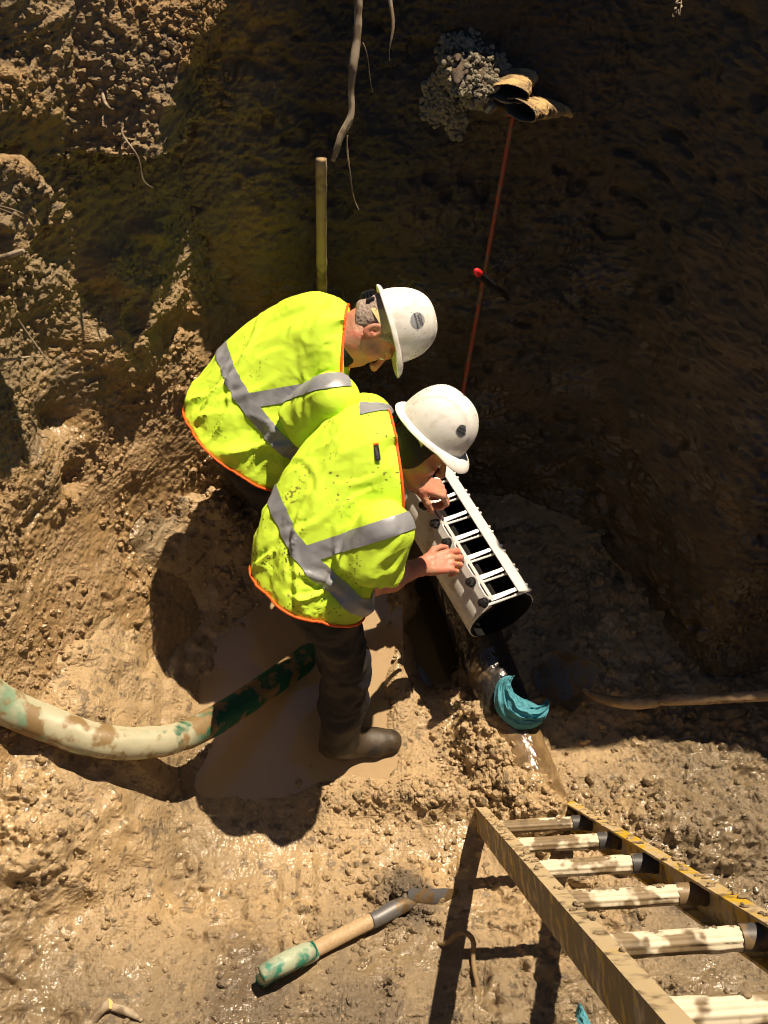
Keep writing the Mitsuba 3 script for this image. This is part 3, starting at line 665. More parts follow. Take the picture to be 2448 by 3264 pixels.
add('branch__cut_end', cyl(V(*(-0.804, 0.263, 0.304)), V(*(-0.8, 0.265, 0.306)), .0145, m=16), 'mat_cut_wood', 30)
root('branch_001', [(-0.8, 0.257, 0.29), (-0.768, 0.251, 0.295), (-0.735, 0.24, 0.29), (-0.707, 0.223, 0.28)], [.010, .012, .010, .006], 'knotty dirty root piece right of the cut yellow branch end', cat_='branch', amp=.003)
root('cord', [(0.17, 0.45, 0.15), (0.19, 0.443, 0.18), (0.224, 0.461, 0.22), (0.249, 0.466, 0.24), (0.27, 0.453, 0.235), (0.276, 0.411, 0.205), (0.278, 0.358, 0.215), (0.284, 0.293, 0.24)], [.006, .007, .008, .0085, .0085, .008, .008, .006], 'muddy looped cord lying between spade and ladder', cat_='cord', m_='mat_muddy_cord', amp=.002)
# dry sprig hanging at the top right
sp = [tube([(0.716, 2.25, 2.187), (0.702, 2.2, 2.18), (0.697, 2.17, 2.164)], [.0015, .0014, .0008], n=12, m=6)]
add('dry_sprig__stem', sp[0], 'mat_root', True)
for k in range(7):
    c0 = V(*(0.696, 2.19, 2.184)) + V((k % 3 - 1) * .006, 0, -.006 * k)
    v = np.array([[-.006, 0, 0], [0, -.003, .001], [.008, 0, 0], [0, .003, .001]]) @ np.linalg.qr(rng.normal(size=(3, 3)))[0]
    add('dry_sprig__leaf', trimesh.Trimesh(np.vstack([v, v + (0, 0, .0006)]) + c0, [[0, 1, 2], [0, 2, 3], [4, 6, 5], [4, 7, 6]], process=False), 'mat_root', False)
tell('dry_sprig', 'tiny dry sprig hanging into view at the top right', 'plant')

# loose crumbs of soil
def crumbs(spots, seed):
    r = np.random.default_rng(seed); out_v, out_f, off = [], [], 0
    ico = trimesh.creation.icosphere(1, 1)
    for q, up, s in spots:
        dirs = np.sign(r.normal(size=(5, 3))) * r.random((5, 3))
        bump = sum(np.maximum(ico.vertices @ unit(k) - .45, 0) for k in dirs)          # knobs, then flats broken off
        v = ico.vertices * r.uniform(.65, 1.15, 3) * (1 + .9 * bump + .5 * (r.random(len(ico.vertices)) - .5))[:, None] * s
        out_v.append(v @ np.linalg.qr(r.normal(size=(3, 3)))[0] + q + np.asarray(up) * s * .25); out_f.append(ico.faces + off); off += len(v)
    return trimesh.Trimesh(np.vstack(out_v), np.vstack(out_f), process=False)
r_ = np.random.default_rng(5)
xy = np.stack([r_.uniform(-1.15, 1.4, 42000), r_.uniform(.15, 2.2, 42000)], 1)
q3 = np.hstack([xy, np.zeros((len(xy), 1))])
dens = S(.50, .62, fb(q3, 3.6, 3, 12)) + .25 * S(.60, .72, fb(q3, 9, 2, 13)) + .25 * S(.55, .9, xy[:, 0])
dens *= 1 - np.exp(-((xy[:, 0] + .3) / .4) ** 4 - ((xy[:, 1] - 1.45) / .42) ** 4)
keep = xy[r_.random(len(xy)) < dens * .55]
spots = [(V(x, y, surf(x, y)), (0, 0, 1), .0025 * (.0115 / .0025) ** (r_.random() ** 2.6)) for x, y in keep[:3000]]
ex = np.random.default_rng(9); add_ = []
for cx, cy, sx, sy, n in ((.47, .97, .13, .10, 420), (.30, 1.15, .06, .12, 160), (.75, .88, .16, .07, 260), (.07, .60, .08, .07, 260), (.15, .96, .22, .04, 260), (-.58, 1.95, .09, .16, 260)):
    for x, y in ex.normal((cx, cy), (sx, sy), (n, 2)): add_.append((V(x, y, surf(x, y)), (0, 0, 1), .003 * (.016 / .003) ** (ex.random() ** 2.2)))
spots += add_
add('soil_crumbs', crumbs(spots, 1), 'mat_floor', False)
tell('soil_crumbs', 'loose crumbs and clods of clay scattered over the pit floor', kind='stuff')
pts_l = LEFT.reshape(-1, 3); pts_l = pts_l[(pts_l[:, 1] > .8) & (pts_l[:, 1] < 2.7) & (pts_l[:, 2] > .2) & (pts_l[:, 2] < 2.0)]
pts_b = BACK.reshape(-1, 3); pts_b = pts_b[(pts_b[:, 0] < -.5) & (pts_b[:, 2] > 1.5) & (pts_b[:, 2] < 2.15)]
sp_ = []
for pt, n in ((pts_l, 5200), (pts_b, 1800)):
    dn_ = S(.42, .60, fb(pt, 6, 3, 91)); dn_ = dn_ / dn_.sum()
    for k in ex.choice(len(pt), n, p=dn_): sp_.append((pt[k], (.5, -.3, .6), .0025 * (.0125 / .0025) ** (ex.random() ** 2.6)))
add('soil_crumbs_001', crumbs(sp_, 2), 'mat_wall', False)
tell('soil_crumbs_001', 'crumbs of soil clinging to the sunlit left wall and rubble bench', kind='stuff')
def clinging(key, lumps, count, seed, label):
    pts = BACK.reshape(-1, 3); r = np.random.default_rng(seed); sp = []
    for (x, y, z, rad, n) in lumps:
        near_ = pts[((pts - (x, y, z))[:, [0, 2]] ** 2).sum(1) < rad ** 2]
        if len(near_) == 0: continue
        for k in r.integers(0, len(near_), n): sp.append((near_[k] + r.normal(size=3) * .006, (0, -.9, .4), 0.0028 * (.0105 / .0028) ** (r.random() ** 1.8)))
    add(key, crumbs(sp, seed), 'mat_grey_soil', False)
    tell(key, label, kind='stuff')
rough('mat_grey_soil', mikit.proc(lambda p, n, uv: dmix((0.165, 0.145, 0.10), (0.24, 0.21, 0.15), dn(p.x * 120, p.y * 120, p.z * 120))), .8, .2)
clinging('soil_lump', [(l[0], l[1] - .0, l[2], l[3] * 1.1, 620) for l in BACK_LUMPS[:3] + BACK_LUMPS[7:]], 0, 3, 'sunlit crumbly grey soil clinging to the dark wall left of the gloves')
clinging('soil_lump_001', [(l[0], l[1], l[2], l[3] * 1.1, 260) for l in BACK_LUMPS[3:7]], 0, 4, 'smaller trail of sunlit soil crumbs below the upper soil lump')

# ---------------------------------------------------------------- the two workers
def hi_vis(seed, dirt):
    def f(p, n, uv):
        w = df(p.x * 9 + seed, p.y * 9, p.z * 9, 3)
        col = dmix((0.54, 0.80, 0.045), (0.62, 0.86, 0.06), w)
        soil_ = df(p.x * 5 + seed, p.y * 5, p.z * 5 + 3, 4)
        low = dss(1.06, .78, p.z)
        col = dmix(col, (0.36, 0.40, 0.035), dss(.42, .62, soil_) * low * .75 * dirt)
        spots = dn(p.x * 170 + seed, p.y * 170, p.z * 170) * .55 + .45 * df(p.x * 13, p.y * 13, p.z * 13 + seed, 3)
        return dmix(col, (0.10, 0.072, 0.03), dss(.725, .775, spots + (.10 * low + .05 * dss(-.15, -.3, p.x)) * dirt - .06 * (1 - dirt)) * dirt * .9)
    return f
def weave(p, n, uv):
    return (dr.sin(p.x * 900) * dr.sin(p.y * 900) * dr.sin(p.z * 900 + 1)) * .0005 + df(p.x * 60, p.y * 60, p.z * 60, 2) * .002
for k, sd, dirt in (('mat_vest_back', 2.0, .5), ('mat_vest_front', 9.0, 1.0)):
    mat(k, {'type': 'bumpmap', 'arbitrary': mikit.proc(weave, 1.5e-3), 'scale': 1.0,
            'bsdf': {'type': 'principled', 'base_color': mikit.proc(hi_vis(sd, dirt)), 'roughness': .7, 'specular': .3, 'sheen': .6, 'sheen_tint': 0.0}})
def tape_colour(p, n, uv):
    b = df(p.x * 22, p.y * 22, p.z * 22, 3)
    return dmix((0.215, 0.225, 0.25), (0.30, 0.31, 0.335), b)
rough('mat_tape', mikit.proc(tape_colour), .42, .5, .15)
rough('mat_orange', (0.85, 0.12, 0.012), .6)
def skin_tone(red):
    def f(p, n, uv):
        a = df(p.x * 26, p.y * 26, p.z * 26, 3); b = dn(p.x * 160, p.y * 160, p.z * 160)
        return dmix((0.42, 0.215, 0.135), (0.50, 0.185, 0.125), dss(.38, .62, a) * red) * (.9 + .2 * b)
    return f
def skin_bump(p, n, uv): return df(p.x * 110, p.y * 110, p.z * 110, 3) * .0022
mat('mat_skin', {'type': 'bumpmap', 'arbitrary': mikit.proc(skin_bump, 1e-3), 'scale': 1.0,
                 'bsdf': {'type': 'principled', 'base_color': mikit.proc(skin_tone(1.0)), 'roughness': .48, 'specular': .4}})
def trouser_colour(p, n, uv):
    a = df(p.x * 12, p.y * 12, p.z * 12, 4)
    c = dmix((0.009, 0.009, 0.013), (0.018, 0.017, 0.021), a)
    return dmix(c, (0.10, 0.07, 0.035), dss(.58, .76, a + .20 * dss(.35, .05, p.z)) * .35)
rough('mat_trouser', mikit.proc(trouser_colour), .75, .3)
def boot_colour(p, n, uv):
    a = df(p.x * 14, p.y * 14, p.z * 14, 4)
    return dmix((0.014, 0.013, 0.012), (0.045, 0.032, 0.019), dss(.54, .70, a + .16 * dss(.20, .0, p.z)))  # muddy rubber, the mud painted darker to stand in for shade on the boots
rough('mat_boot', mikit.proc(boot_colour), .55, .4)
def helmet_colour(p, n, uv):
    a = df(p.x * 18, p.y * 18, p.z * 18, 3); b = dn(p.x * 210, p.y * 210, p.z * 210)
    c = dmix((0.78, 0.77, 0.74), (0.70, 0.68, 0.62), dss(.45, .7, a))
    c = dmix(c, (0.46, 0.41, 0.33), dss(.50, .68, df(p.x * 42 + 5, p.y * 42, p.z * 42, 4)) * .28)
    return dmix(c, (0.20, 0.16, 0.11), dss(.84, .90, b * .8 + .3 * a) * .8)
rough('mat_helmet', mikit.proc(helmet_colour), .28, .5, clearcoat=.3, clearcoat_gloss=.8)
rough('mat_black_plastic', (0.014, 0.014, 0.015), .35, .5)
rough('mat_band', (0.55, 0.47, 0.22), .6)
rough('mat_sticker', (0.30, 0.31, 0.33), .35, .5)
rough('mat_sticker_dark', (0.085, 0.09, 0.105), .35, .5)
rough('mat_print', (0.03, 0.03, 0.035), .5)
rough('mat_hair_grey', mikit.proc(lambda p, n, uv: dmix((0.20, 0.15, 0.12), (0.40, 0.32, 0.27), dn(p.x * 330, p.y * 330, p.z * 160))), .7, .3)
rough('mat_hair_dark', mikit.proc(lambda p, n, uv: dmix((0.005, 0.004, 0.0035), (0.020, 0.014, 0.010), dn(p.x * 330, p.y * 140, p.z * 330))), .55, .4)
rough('mat_shirt', (0.018, 0.018, 0.02), .8, .2)
rough('mat_eye', (0.7, 0.68, 0.65), .2, .5)
rough('mat_gold', (0.8, 0.55, 0.2), .25, .5, 1.0)

def basis(f, u):
    """Head axes as columns: right, forward, up."""
    u = unit(u); f = unit(np.asarray(f, float) - u * (np.asarray(f, float) @ u)); r = np.cross(f, u)
    return np.stack([r, f, u], 1)
def place(m, R, o): return trimesh.Trimesh(np.asarray(m.vertices) @ R.T + o, m.faces, process=False)

def head_mesh(R, o, neck, tor):
    """Head and neck; local axes x right, y forward, z up, origin between the ears."""
    nk = (np.asarray(neck) - TOWARD * .035 - o) @ R
    def f(p):
        d = ellipsoid(p, (0, -.012, .03), (.076, .096, .085))
        d = smin(d, ellipsoid(p, (0, .022, -.045), (.060, .070, .070)), .03)
        d = smin(d, capsule(p, (0, .066, -.098), (0, .060, -.095), .024, .024), .03)                    # chin
        for s in (-1, 1):
            d = smin(d, capsule(p, (s * .052, -.005, -.06), (s * .018, .066, -.102), .018, .016), .028)  # jaw
            d = smin(d, ball(p, (s * .041, .060, -.030), .024), .022)                                    # cheek
            d = smin(d, capsule(p, (s * .008, .088, .021), (s * .042, .072, .020), .011, .010), .012)    # brow
            d = smax(d, -ball(p, (s * .032, .094, -.001), .0135), .010)                                  # eye socket
            d = smin(d, ball(p, (s * .031, .0785, -.002), .0125), .004)                                  # lid over the eye
            d = smin(d, ball(p, (s * .011, .104, -.041), .008), .007)                                    # nostril wing
        d = smin(d, capsule(p, (0, .090, .008), (0, .114, -.036), .007, .0115), .010)                    # nose
        d = smin(d, capsule(p, (-.020, .086, -.066), (.020, .086, -.066), .008, .008), .010)
        d = smin(d, capsule(p, (-.017, .085, -.079), (.017, .085, -.079), .0085, .0085), .008)
        d = smax(d, -capsule(p, (-.022, .0965, -.0725), (.022, .0965, -.0725), .0025, .0025), .004)      # the mouth line
        d = smin(d, capsule(p, (0, -.028, -.05), nk, .054, .050), .035)
        for s in (-1, 1):                                                                                # ears
            e = ellipsoid(p, (s * .083, -.012, -.010), (.009, .021, .034))
            e = smax(e, -ellipsoid(p, (s * .093, -.008, -.008), (.010, .012, .022)), .006)
            e = smin(e, capsule(p, (s * .076, -.002, -.014), (s * .086, -.004, -.016), .006, .004), .006)
            d = smin(d, e, .006)
        return d
    ext = np.minimum(nk - .07, (-.10, -.13, -.14)), np.maximum(nk + .07, (.10, .135, .13))
    return place(surface_net(f, ext[0], ext[1], .0034), R, o)

def hand_arm(elbow, wrist, knuckle, palm, curls, thumb, side, spread=.1, scale=1.0, ua=None):
    """Forearm with a hand of five fingers. palm = direction the palm faces, side = +1 when the thumb lies along cross(d, palm)."""
    elbow, wrist, knuckle = (np.asarray(a, float) for a in (elbow, wrist, knuckle))
    d = unit(knuckle - wrist); n = unit(np.asarray(palm) - d * (np.asarray(palm) @ d)); s = np.cross(d, n) * side
    L = np.linalg.norm(knuckle - wrist)
    lens = [(.043, .026, .021), (.047, .030, .022), (.044, .028, .021), (.034, .021, .019)]
    rad = [(.0098, .0088, .0076), (.0100, .0090, .0078), (.0096, .0085, .0074), (.0086, .0075, .0066)]
    offs = [.031, .0105, -.010, -.029]; pull = [-.002, .003, -.001, -.010]
    fingers, kn = [], []
    for i in range(4):
        k = wrist + d * (L + pull[i]) * 1.0 + s * offs[i] * scale - n * .002
        kn.append(k)
        pts, a = [k], 0
        dirn = unit(d + s * spread * (1.4 - i))
        for j in range(3):
            a += curls[i][j]
            v = dirn * math.cos(a) + n * math.sin(a)
            pts.append(pts[-1] + v * lens[i][j] * scale)
        fingers.append(pts)
    tb = wrist + d * L * .28 + s * .024 * scale + n * .008
    th = [tb]
    for (cd, cs, cn), l in zip(thumb, (.046, .034, .027)):
        th.append(th[-1] + unit(d * cd + s * cs + n * cn) * l * scale)
    def f(p):
        fa = capsule(p, elbow, elbow + (wrist - elbow) * .35, .047, .046)
        fa = smin(fa, capsule(p, elbow + (wrist - elbow) * .35, wrist - (wrist - elbow) * .1, .046, .031), .03)
        q = np.stack([(p - wrist) @ d, (p - wrist) @ s, (p - wrist) @ n], 1)
        pm = None
        for i in range(4):
            e = capsule(p, wrist + s * offs[i] * .55, kn[i], .0165, .0128)
            pm = e if pm is None else smin(pm, e, .012)
        pm = smin(pm, capsule(p, tb, wrist + d * L * .6 + s * .018 + n * .012, .018, .012), .014)
        pm = smin(pm, capsule(p, wrist + d * L * .25 - s * .022 + n * .008, wrist + d * L * .7 - s * .024 + n * .006, .014, .011), .012)
        dd = smin(fa, pm, .022)
        for i in range(4):
            e = smin(capsule(p, fingers[i][0], fingers[i][1], rad[i][0] * 1.08, rad[i][0]), ball(p, fingers[i][0] - n * .002, .0108), .006)
            for j in (1, 2):
                e = smin(e, capsule(p, fingers[i][j], fingers[i][j + 1], rad[i][j - 1] * .98, rad[i][j]), .003)
            e = smin(e, ball(p, fingers[i][1] - n * .001, rad[i][0] * 1.07), .004)
            dd = smin(dd, e, .0045)
        t = capsule(p, th[0], th[1], .0155, .0125)
        t = smin(t, capsule(p, th[1], th[2], .0118, .0108), .006)
        t = smin(t, capsule(p, th[2], th[3], .0108, .0085), .004)
        return smin(dd, t, .008)
    allp = np.array([elbow, wrist] + [x for g in fingers for x in g] + th)
    m = surface_net(f, allp.min(0) - .06, allp.max(0) + .06, .0032)
    nails = []
    for i in range(4):
        v = unit(fingers[i][3] - fingers[i][2]); up = unit(np.cross(np.cross(v, -n), v))
        nails.append(place(trimesh.Trimesh(*(lambda g: (np.asarray(g.vertices) * (.0075, .0055, .002), g.faces))(trimesh.creation.icosphere(2)), process=False),
                           frame(v, up), fingers[i][3] - v * .002 + up * rad[i][2] * .82))
    return m, fingers, nails

def cloud(rings, nu=26, ns=70):
    """Spheres along the flat middle surface of a trunk: rings of (left, right, half thickness)."""
    A = spline([np.r_[l, r, t] for l, r, t in rings], ns)
    u = np.linspace(0, 1, nu)
    c = A[:, None, :3] * (1 - u[None, :, None]) + A[:, None, 3:6] * u[None, :, None]
    edge = np.abs(2 * u - 1)
    r = A[:, None, 6] * (1 - .30 * edge ** 2)[None]
    w = A[:, 3:6] - A[:, :3]
    w = w / np.linalg.norm(w, axis=1, keepdims=True)
    c = c + (w[:, None, :] * ((1 - 2 * u) * .70)[None, :, None]) * A[:, None, 6:7]           # keep the outline on the given points
    return c.reshape(-1, 3), r.reshape(-1)
from scipy.spatial import cKDTree
def cloud_sdf(c, r):
    tree = cKDTree(c)
    def f(p):
        d, i = tree.query(p, k=4, workers=-1)
        return (d - r[i]).min(1)
    return f
def loop(fn, o, e1, e2, n=110, rmax=.45, off=.0):
    """The closed outline of the body fn in the plane through o."""
    th = np.linspace(0, 2 * np.pi, n, endpoint=False)
    D = np.cos(th)[:, None] * e1 + np.sin(th)[:, None] * e2
    rr = np.linspace(.0, rmax, 300)
    val = fn((o + D[:, None] * rr[None, :, None]).reshape(-1, 3)).reshape(n, 300)
    first = np.argmax(val > 0, axis=1)
    return o + D * (rr[first] + off)[:, None]
def closed_tube(pts, r, m=8):
    q = np.vstack([pts, pts[:1]])
    t = np.roll(pts, -1, 0) - np.roll(pts, 1, 0); t /= np.linalg.norm(t, axis=1, keepdims=True)
    c = pts.mean(0); a = pts - c; a /= np.linalg.norm(a, axis=1, keepdims=True)
    b = np.cross(t, a); b /= np.linalg.norm(b, axis=1, keepdims=True); a = np.cross(b, t)
    th = np.linspace(0, 2 * np.pi, m, endpoint=False)
    P = pts[:, None] + r * (np.cos(th)[None, :, None] * a[:, None] + np.sin(th)[None, :, None] * b[:, None])
    g = np.concatenate([P, P[:1]], 0)
    return grid_mesh(g, True)
def band(m, o, n, half, extra=(), lift=.0035):
    """The part of the cloth m within half of the plane (o, n), lifted off it: a sewn-on tape."""
    n = unit(n); o = np.asarray(o)
    b = m.slice_plane(o - n * half, n).slice_plane(o + n * half, -n)
    for (oo, nn) in extra: b = b.slice_plane(np.asarray(oo), np.asarray(nn))
    if not len(b.faces): return None
    b = trimesh.Trimesh(*(lambda t: (t.vertices, t.faces))(trimesh.Trimesh(b.vertices, b.faces)))
    nn = vnormals(b)
    inner = trimesh.Trimesh(b.vertices - nn * .001, b.faces[:, ::-1], process=False)
    return trimesh.Trimesh(b.vertices + nn * lift, b.faces, process=False)
def union(parts):
    try:
        out = None
        for m in parts:
            k = m3.Manifold(m3.Mesh(np.asarray(m.vertices, np.float32), np.asarray(m.faces, np.uint32)))
            if k.status() != m3.Error.NoError: raise ValueError(str(k.status()))
            out = k if out is None else out + k
        g = out.to_mesh()
        return trimesh.Trimesh(g.vert_properties[:, :3], g.tri_verts, process=False)
    except ValueError as e:
        return cat(parts)

def hard_hat(key, R, o, ridges, seed, mirror=1):
    """Shell with a brim all round and a peak; local axes as the head, origin in the middle of the rim."""
    th = np.linspace(0, 2 * np.pi, 144, endpoint=False)
    ct, st = np.cos(th), np.sin(th)                     # angle 0 = right, 90 degrees = front
    a, b, hgt = .101, .120, .138
    front = S(.35, .95, st)
    ext = .014 + .028 * front + .005 * S(.5, 1, -st)
    rows = []
    def ring(k, z, e=0.0, off=0.0): return np.stack([(a * k + e + off) * ct, (b * k + e + off) * st, np.broadcast_to(z, th.shape)], 1)
    dome = [(math.cos(t) ** .80 if t < 1.5708 else 0, hgt * math.sin(t)) for t in np.linspace(0, math.pi / 2 - .02, 40)]
    for k, z in dome[::-1][::3]: rows.append(ring(k, z * .97, 0, -.004))
    rows.append(ring(1, -.004, 0, -.004))
    for w in (.5, .9): rows.append(ring(1, -.004 - .016 * w * w * (.4 + .8 * front), ext * w))
    rows.append(ring(1, -.004 - .018 * (.4 + .8 * front), ext))
    rows.append(ring(1, -.001 - .018 * (.4 + .8 * front), ext + .002))
    rows.append(ring(1, .003 - .017 * (.4 + .8 * front), ext))
    for w in (.8, .5, .2): rows.append(ring(1, .005 - .016 * w * w * (.4 + .8 * front), ext * w))
    for k, z in dome:
        g = ring(k, z + .006)
        if z > .015:
            fade = S(.02, .07, z)
            for c0, w0, h0 in ridges:
                g[:, :] += (h0 * fade * np.exp(-((g[:, 0] - c0) / w0) ** 4) * S(-.13, -.05, g[:, 1]))[:, None] * np.stack([g[:, 0] / .2, g[:, 1] / .2, np.ones(len(g))], 1)
        rows.append(g)
    m = grid_mesh(np.array(rows), True)
    if vnormals(m)[-10:, 2].mean() < 0: m.invert()
    return add(key, place(m, R, o), 'mat_helmet', 45), (a, b, hgt)
def on_dome(x, y, a=.101, b=.120, h=.138):
    r = math.hypot(x / a, y / b)
    t = math.acos(min(1, r ** (1 / .80)))
    return V(x, y, h * math.sin(t) + .006)
def dome_patch(R, o, c, radius, lift=.0012, text=()):
    """A round sticker laid on the dome and its lettering."""
    n_, m_ = 8, 40
    n0 = unit(np.cross(on_dome(c[0] + .002, c[1]) - on_dome(c[0] - .002, c[1]), on_dome(c[0], c[1] + .002) - on_dome(c[0], c[1] - .002)))
    ax = unit(np.cross(V(0, 0, 1), n0)); ay = np.cross(n0, ax); c0 = on_dome(*c)
    def drop(X):                                         # slides points along the normal onto the dome
        q = c0 + X[:, :1] * ax + X[:, 1:2] * ay
        out = []
        for p in q:
            lo, hi = -.03, .03
            for _ in range(24):
                mid = (lo + hi) / 2; s = p + n0 * mid
                inside = (math.hypot(s[0] / .101, s[1] / .120)) ** (2 / .80) + (max(s[2] - .006, 0) / .138) ** 2 < 1
                lo, hi = (mid, hi) if inside else (lo, mid)
            out.append(p + n0 * lo)
        return np.array(out)
    rr, tt = np.meshgrid(np.linspace(0.01, 1, n_), np.linspace(0, 2 * np.pi, m_, endpoint=False), indexing='ij')
    X = np.stack([(rr * np.cos(tt)).ravel(), (rr * np.sin(tt)).ravel()], 1) * radius
    disc = grid_mesh((drop(X) + n0 * lift).reshape(n_, m_, 3), True)
    if (vnormals(disc) @ n0).mean() < 0: disc.invert()
    prints = []
    for s, hgt, y, turn in text:
        t = meshkit.text_mesh(s, hgt, .0006)
        v = np.asarray(t.vertices).copy(); v[:, 0] -= (v[:, 0].max() + v[:, 0].min()) / 2; v[:, 1] += y
        ca, sa = math.cos(turn), math.sin(turn)
        xy = np.stack([v[:, 0] * ca - v[:, 1] * sa, v[:, 0] * sa + v[:, 1] * ca], 1)
        prints.append(trimesh.Trimesh(drop(xy) + n0 * (lift + .0006 + v[:, 2:3]), t.faces, process=False))
    return place(disc, R, o), [place(q, R, o) for q in prints]

def fold(m, axis, seed, amp=.007, f=(9, 24), loose=None):
    """Cloth folds: long soft creases along the body, short sharp ones across them."""
    v = np.asarray(m.vertices); n = vnormals(m); ax = unit(axis); side = unit(np.cross(ax, (.1, -.5, .85)))
    wv = .05 * np.stack([fb(v, 7, 2, seed + k) for k in (5, 6, 7)], 1)
    q = v + wv - np.outer(v @ ax, ax) * .70
    ridge = lambda x: (1 - np.abs(2 * x - 1)) ** 2.2
    d1 = unit(ax + .8 * side); q2 = v + wv - np.outer(v @ d1, d1) * .75
    h = ridge(meshkit.noise(q * f[0], seed)) * 1.2 + ridge(meshkit.noise(q2 * f[0] * 1.5, seed + 1)) * .9
    h = (h - .55) * S(.30, .62, fb(v, 4.5, 2, seed + 9)) 
    h2 = ridge(meshkit.noise((v + wv - np.outer(v @ ax, ax) * .5) * f[1], seed + 2)) - .35
    lo = 1.0 if loose is None else loose(v)
    if loose is not None:                                             # single creases with a shadow side
        r = np.random.default_rng(seed)
        for k in r.integers(0, len(v), 46):
            if n[k] @ TOWARD < .1: continue
            t = ax * r.normal(1.0, .5) + side * r.normal(0, .8); t = unit(t - n[k] * (t @ n[k])); b = np.cross(n[k], t)
            L, wd = r.uniform(.06, .15), r.uniform(.008, .014)
            e = v - v[k]; sa = e @ t; sb = e @ b - .25 * sa * sa / L * r.normal()
            h = h + .62 * (.9 * np.exp(-(sb / wd) ** 2) - .5 * np.exp(-((sb - 1.7 * wd) / wd) ** 2)) * np.exp(-(sa / L) ** 4) * np.exp(-(e @ n[k] / .05) ** 2)
    return trimesh.Trimesh(v + n * (lo * (amp * h + amp * .30 * h2))[:, None], m.faces, process=False)

def person(key, P):
    R = basis(P['f'], P['u'])
    rim = np.asarray(P['rim'])                                       # middle of the helmet rim
    head_o = rim - R[:, 2] * .052 - R[:, 1] * .002
    c, r = cloud(P['rings'])
    trunk = cloud_sdf(c, r)
    hem_o, hem_n = np.asarray(P['hem'][0]), unit(P['hem'][1])
    col_o, col_n = np.asarray(P['collar'][0]), unit(P['collar'][1])
    sl = [(np.asarray(a, float), np.asarray(b, float), ra, rb) for a, b, ra, rb in P['sleeves']]
    def cloth(p):
        d = trunk(p)
        d = smax(d, -((p - hem_o) @ hem_n), .012)
        d = smax(d, (p - col_o) @ col_n, .010)
        for a, b, ra, rb in sl:
            ax = unit(b - a)
            e = capsule(p, a, b + ax * .05, ra, rb * 1.03)
            e = smax(e, (p - b) @ ax, .006)
            d = smin(d, e, .012)
        return d
    pts = np.vstack([c, [s[0] for s in sl], [s[1] for s in sl]])
    vest = surface_net(cloth, pts.min(0) - .15, pts.max(0) + .15, .0075)
    ax = P['axis']
    vest = fold(vest, ax, P['seed'], .015, (10, 26), lambda q: (.45 + .9 * S(.40, .0, (q - hem_o) @ hem_n)) * S(.004, .06, (q - hem_o) @ hem_n) * S(.002, .045, (col_o - q) @ col_n))
    add(key + '__vest', vest, P['vest_mat'], True)
    def trim(o, n, fn, name, rad=.0045, off=0.0, shift=0.0):
        e1 = unit(np.cross(n, (0.3, .2, .9))); e2 = np.cross(n, e1)
        add(key + '__' + name, closed_tube(loop(fn, np.asarray(o) + np.asarray(n) * shift, e1, e2, off=off), rad), 'mat_orange', True)
    trim(hem_o, hem_n, trunk, 'hem_piping', .0042, .001, .004)
    trim(col_o, col_n, trunk, 'collar_piping', .0045, -.002, -.003)
    for o, n, half, extra in P['bands']:
        b = band(vest, o, n, half, extra)
        if b is not None: add(key + '__reflective_tape', b, 'mat_tape', True)
    if P.get('tag'):                                                 # small woven label on the back
        o, dx, dy = np.asarray(G_TAG), dirn(.15, -.98, .1), dirn(.95, .2, .1)
        tri = trimesh.proximity.closest_point(vest, o[None])[0][0]; nn = unit(np.cross(dx, dy)); nn = nn if nn @ TOWARD > 0 else -nn
        add(key + '__label_tag', box((.046, .016, .004), tri + nn * .004, frame(dx, nn), .001), 'mat_black_plastic', 30)
        add(key + '__label_tag__edge', box((.006, .017, .0045), tri + nn * .004 - dx * .026, frame(dx, nn), .001), 'mat_orange', 30)
        t = meshkit.text_mesh('SAFETY', .007, .0006); v = np.asarray(t.vertices); v = v - (v.max(0) + v.min(0)) / 2
        add(key + '__label_tag__print', place(trimesh.Trimesh(v, t.faces, process=False), frame(dx, nn), tri + nn * .0066), 'mat_tape', False)
    # the body under the clothes: one continuous skin
    parts = [head_mesh(R, head_o, P['neck'], None)]
    core_c, core_r = c, np.maximum(r - .035, .02)
    core = cloud_sdf(core_c, core_r)
    parts.append(surface_net(lambda p: smax(smax(core(p), -((p - hem_o) @ hem_n) + .03, .02), (p - col_o) @ col_n + .02, .02), c.min(0) - .1, c.max(0) + .1, .016))
    nails = []
    for A in P['arms']:
        m, fingers, nl = hand_arm(**A['hand'])
        parts.append(m); nails += nl
        sh, el = np.asarray(A['shoulder'], float), np.asarray(A['hand']['elbow'], float)
        parts.append(surface_net(lambda p: capsule(p, sh, el, .052, .0465), np.minimum(sh, el) - .08, np.maximum(sh, el) + .08, .008))
        if A.get('ring') is not None:
            i = A['ring']; a, b = fingers[i][0], fingers[i][1]
            q = a + (b - a) * .55; t = unit(b - a); e1 = unit(np.cross(t, (.2, .9, .3))); e2 = np.cross(t, e1)
            tt = np.linspace(0, 2 * np.pi, 30, endpoint=False)
            add(key + '__finger_ring', closed_tube(q + .0112 * (np.cos(tt)[:, None] * e1 + np.sin(tt)[:, None] * e2), .0018), 'mat_gold', True)
    for L in P['legs']:
        for a, b, ra, rb in ((L['hip'], L['knee'], .07, .05), (L['knee'], L['ankle'], .048, .035)):
            a, b = np.asarray(a, float), np.asarray(b, float)
            parts.append(surface_net(lambda p: capsule(p, a, b, ra, rb), np.minimum(a, b) - .1, np.maximum(a, b) + .1, .014))
    add(key + '__body', union(parts), 'mat_skin', True)
    for s in (-1, 1):
        e = trimesh.creation.icosphere(3, .0108); e.apply_translation((s * .031, .0805, -.0035))
        add(key + '__eye', place(e, R, head_o), 'mat_eye', True)
    # hair: close to the skull, below the helmet
    hz = P['hair']
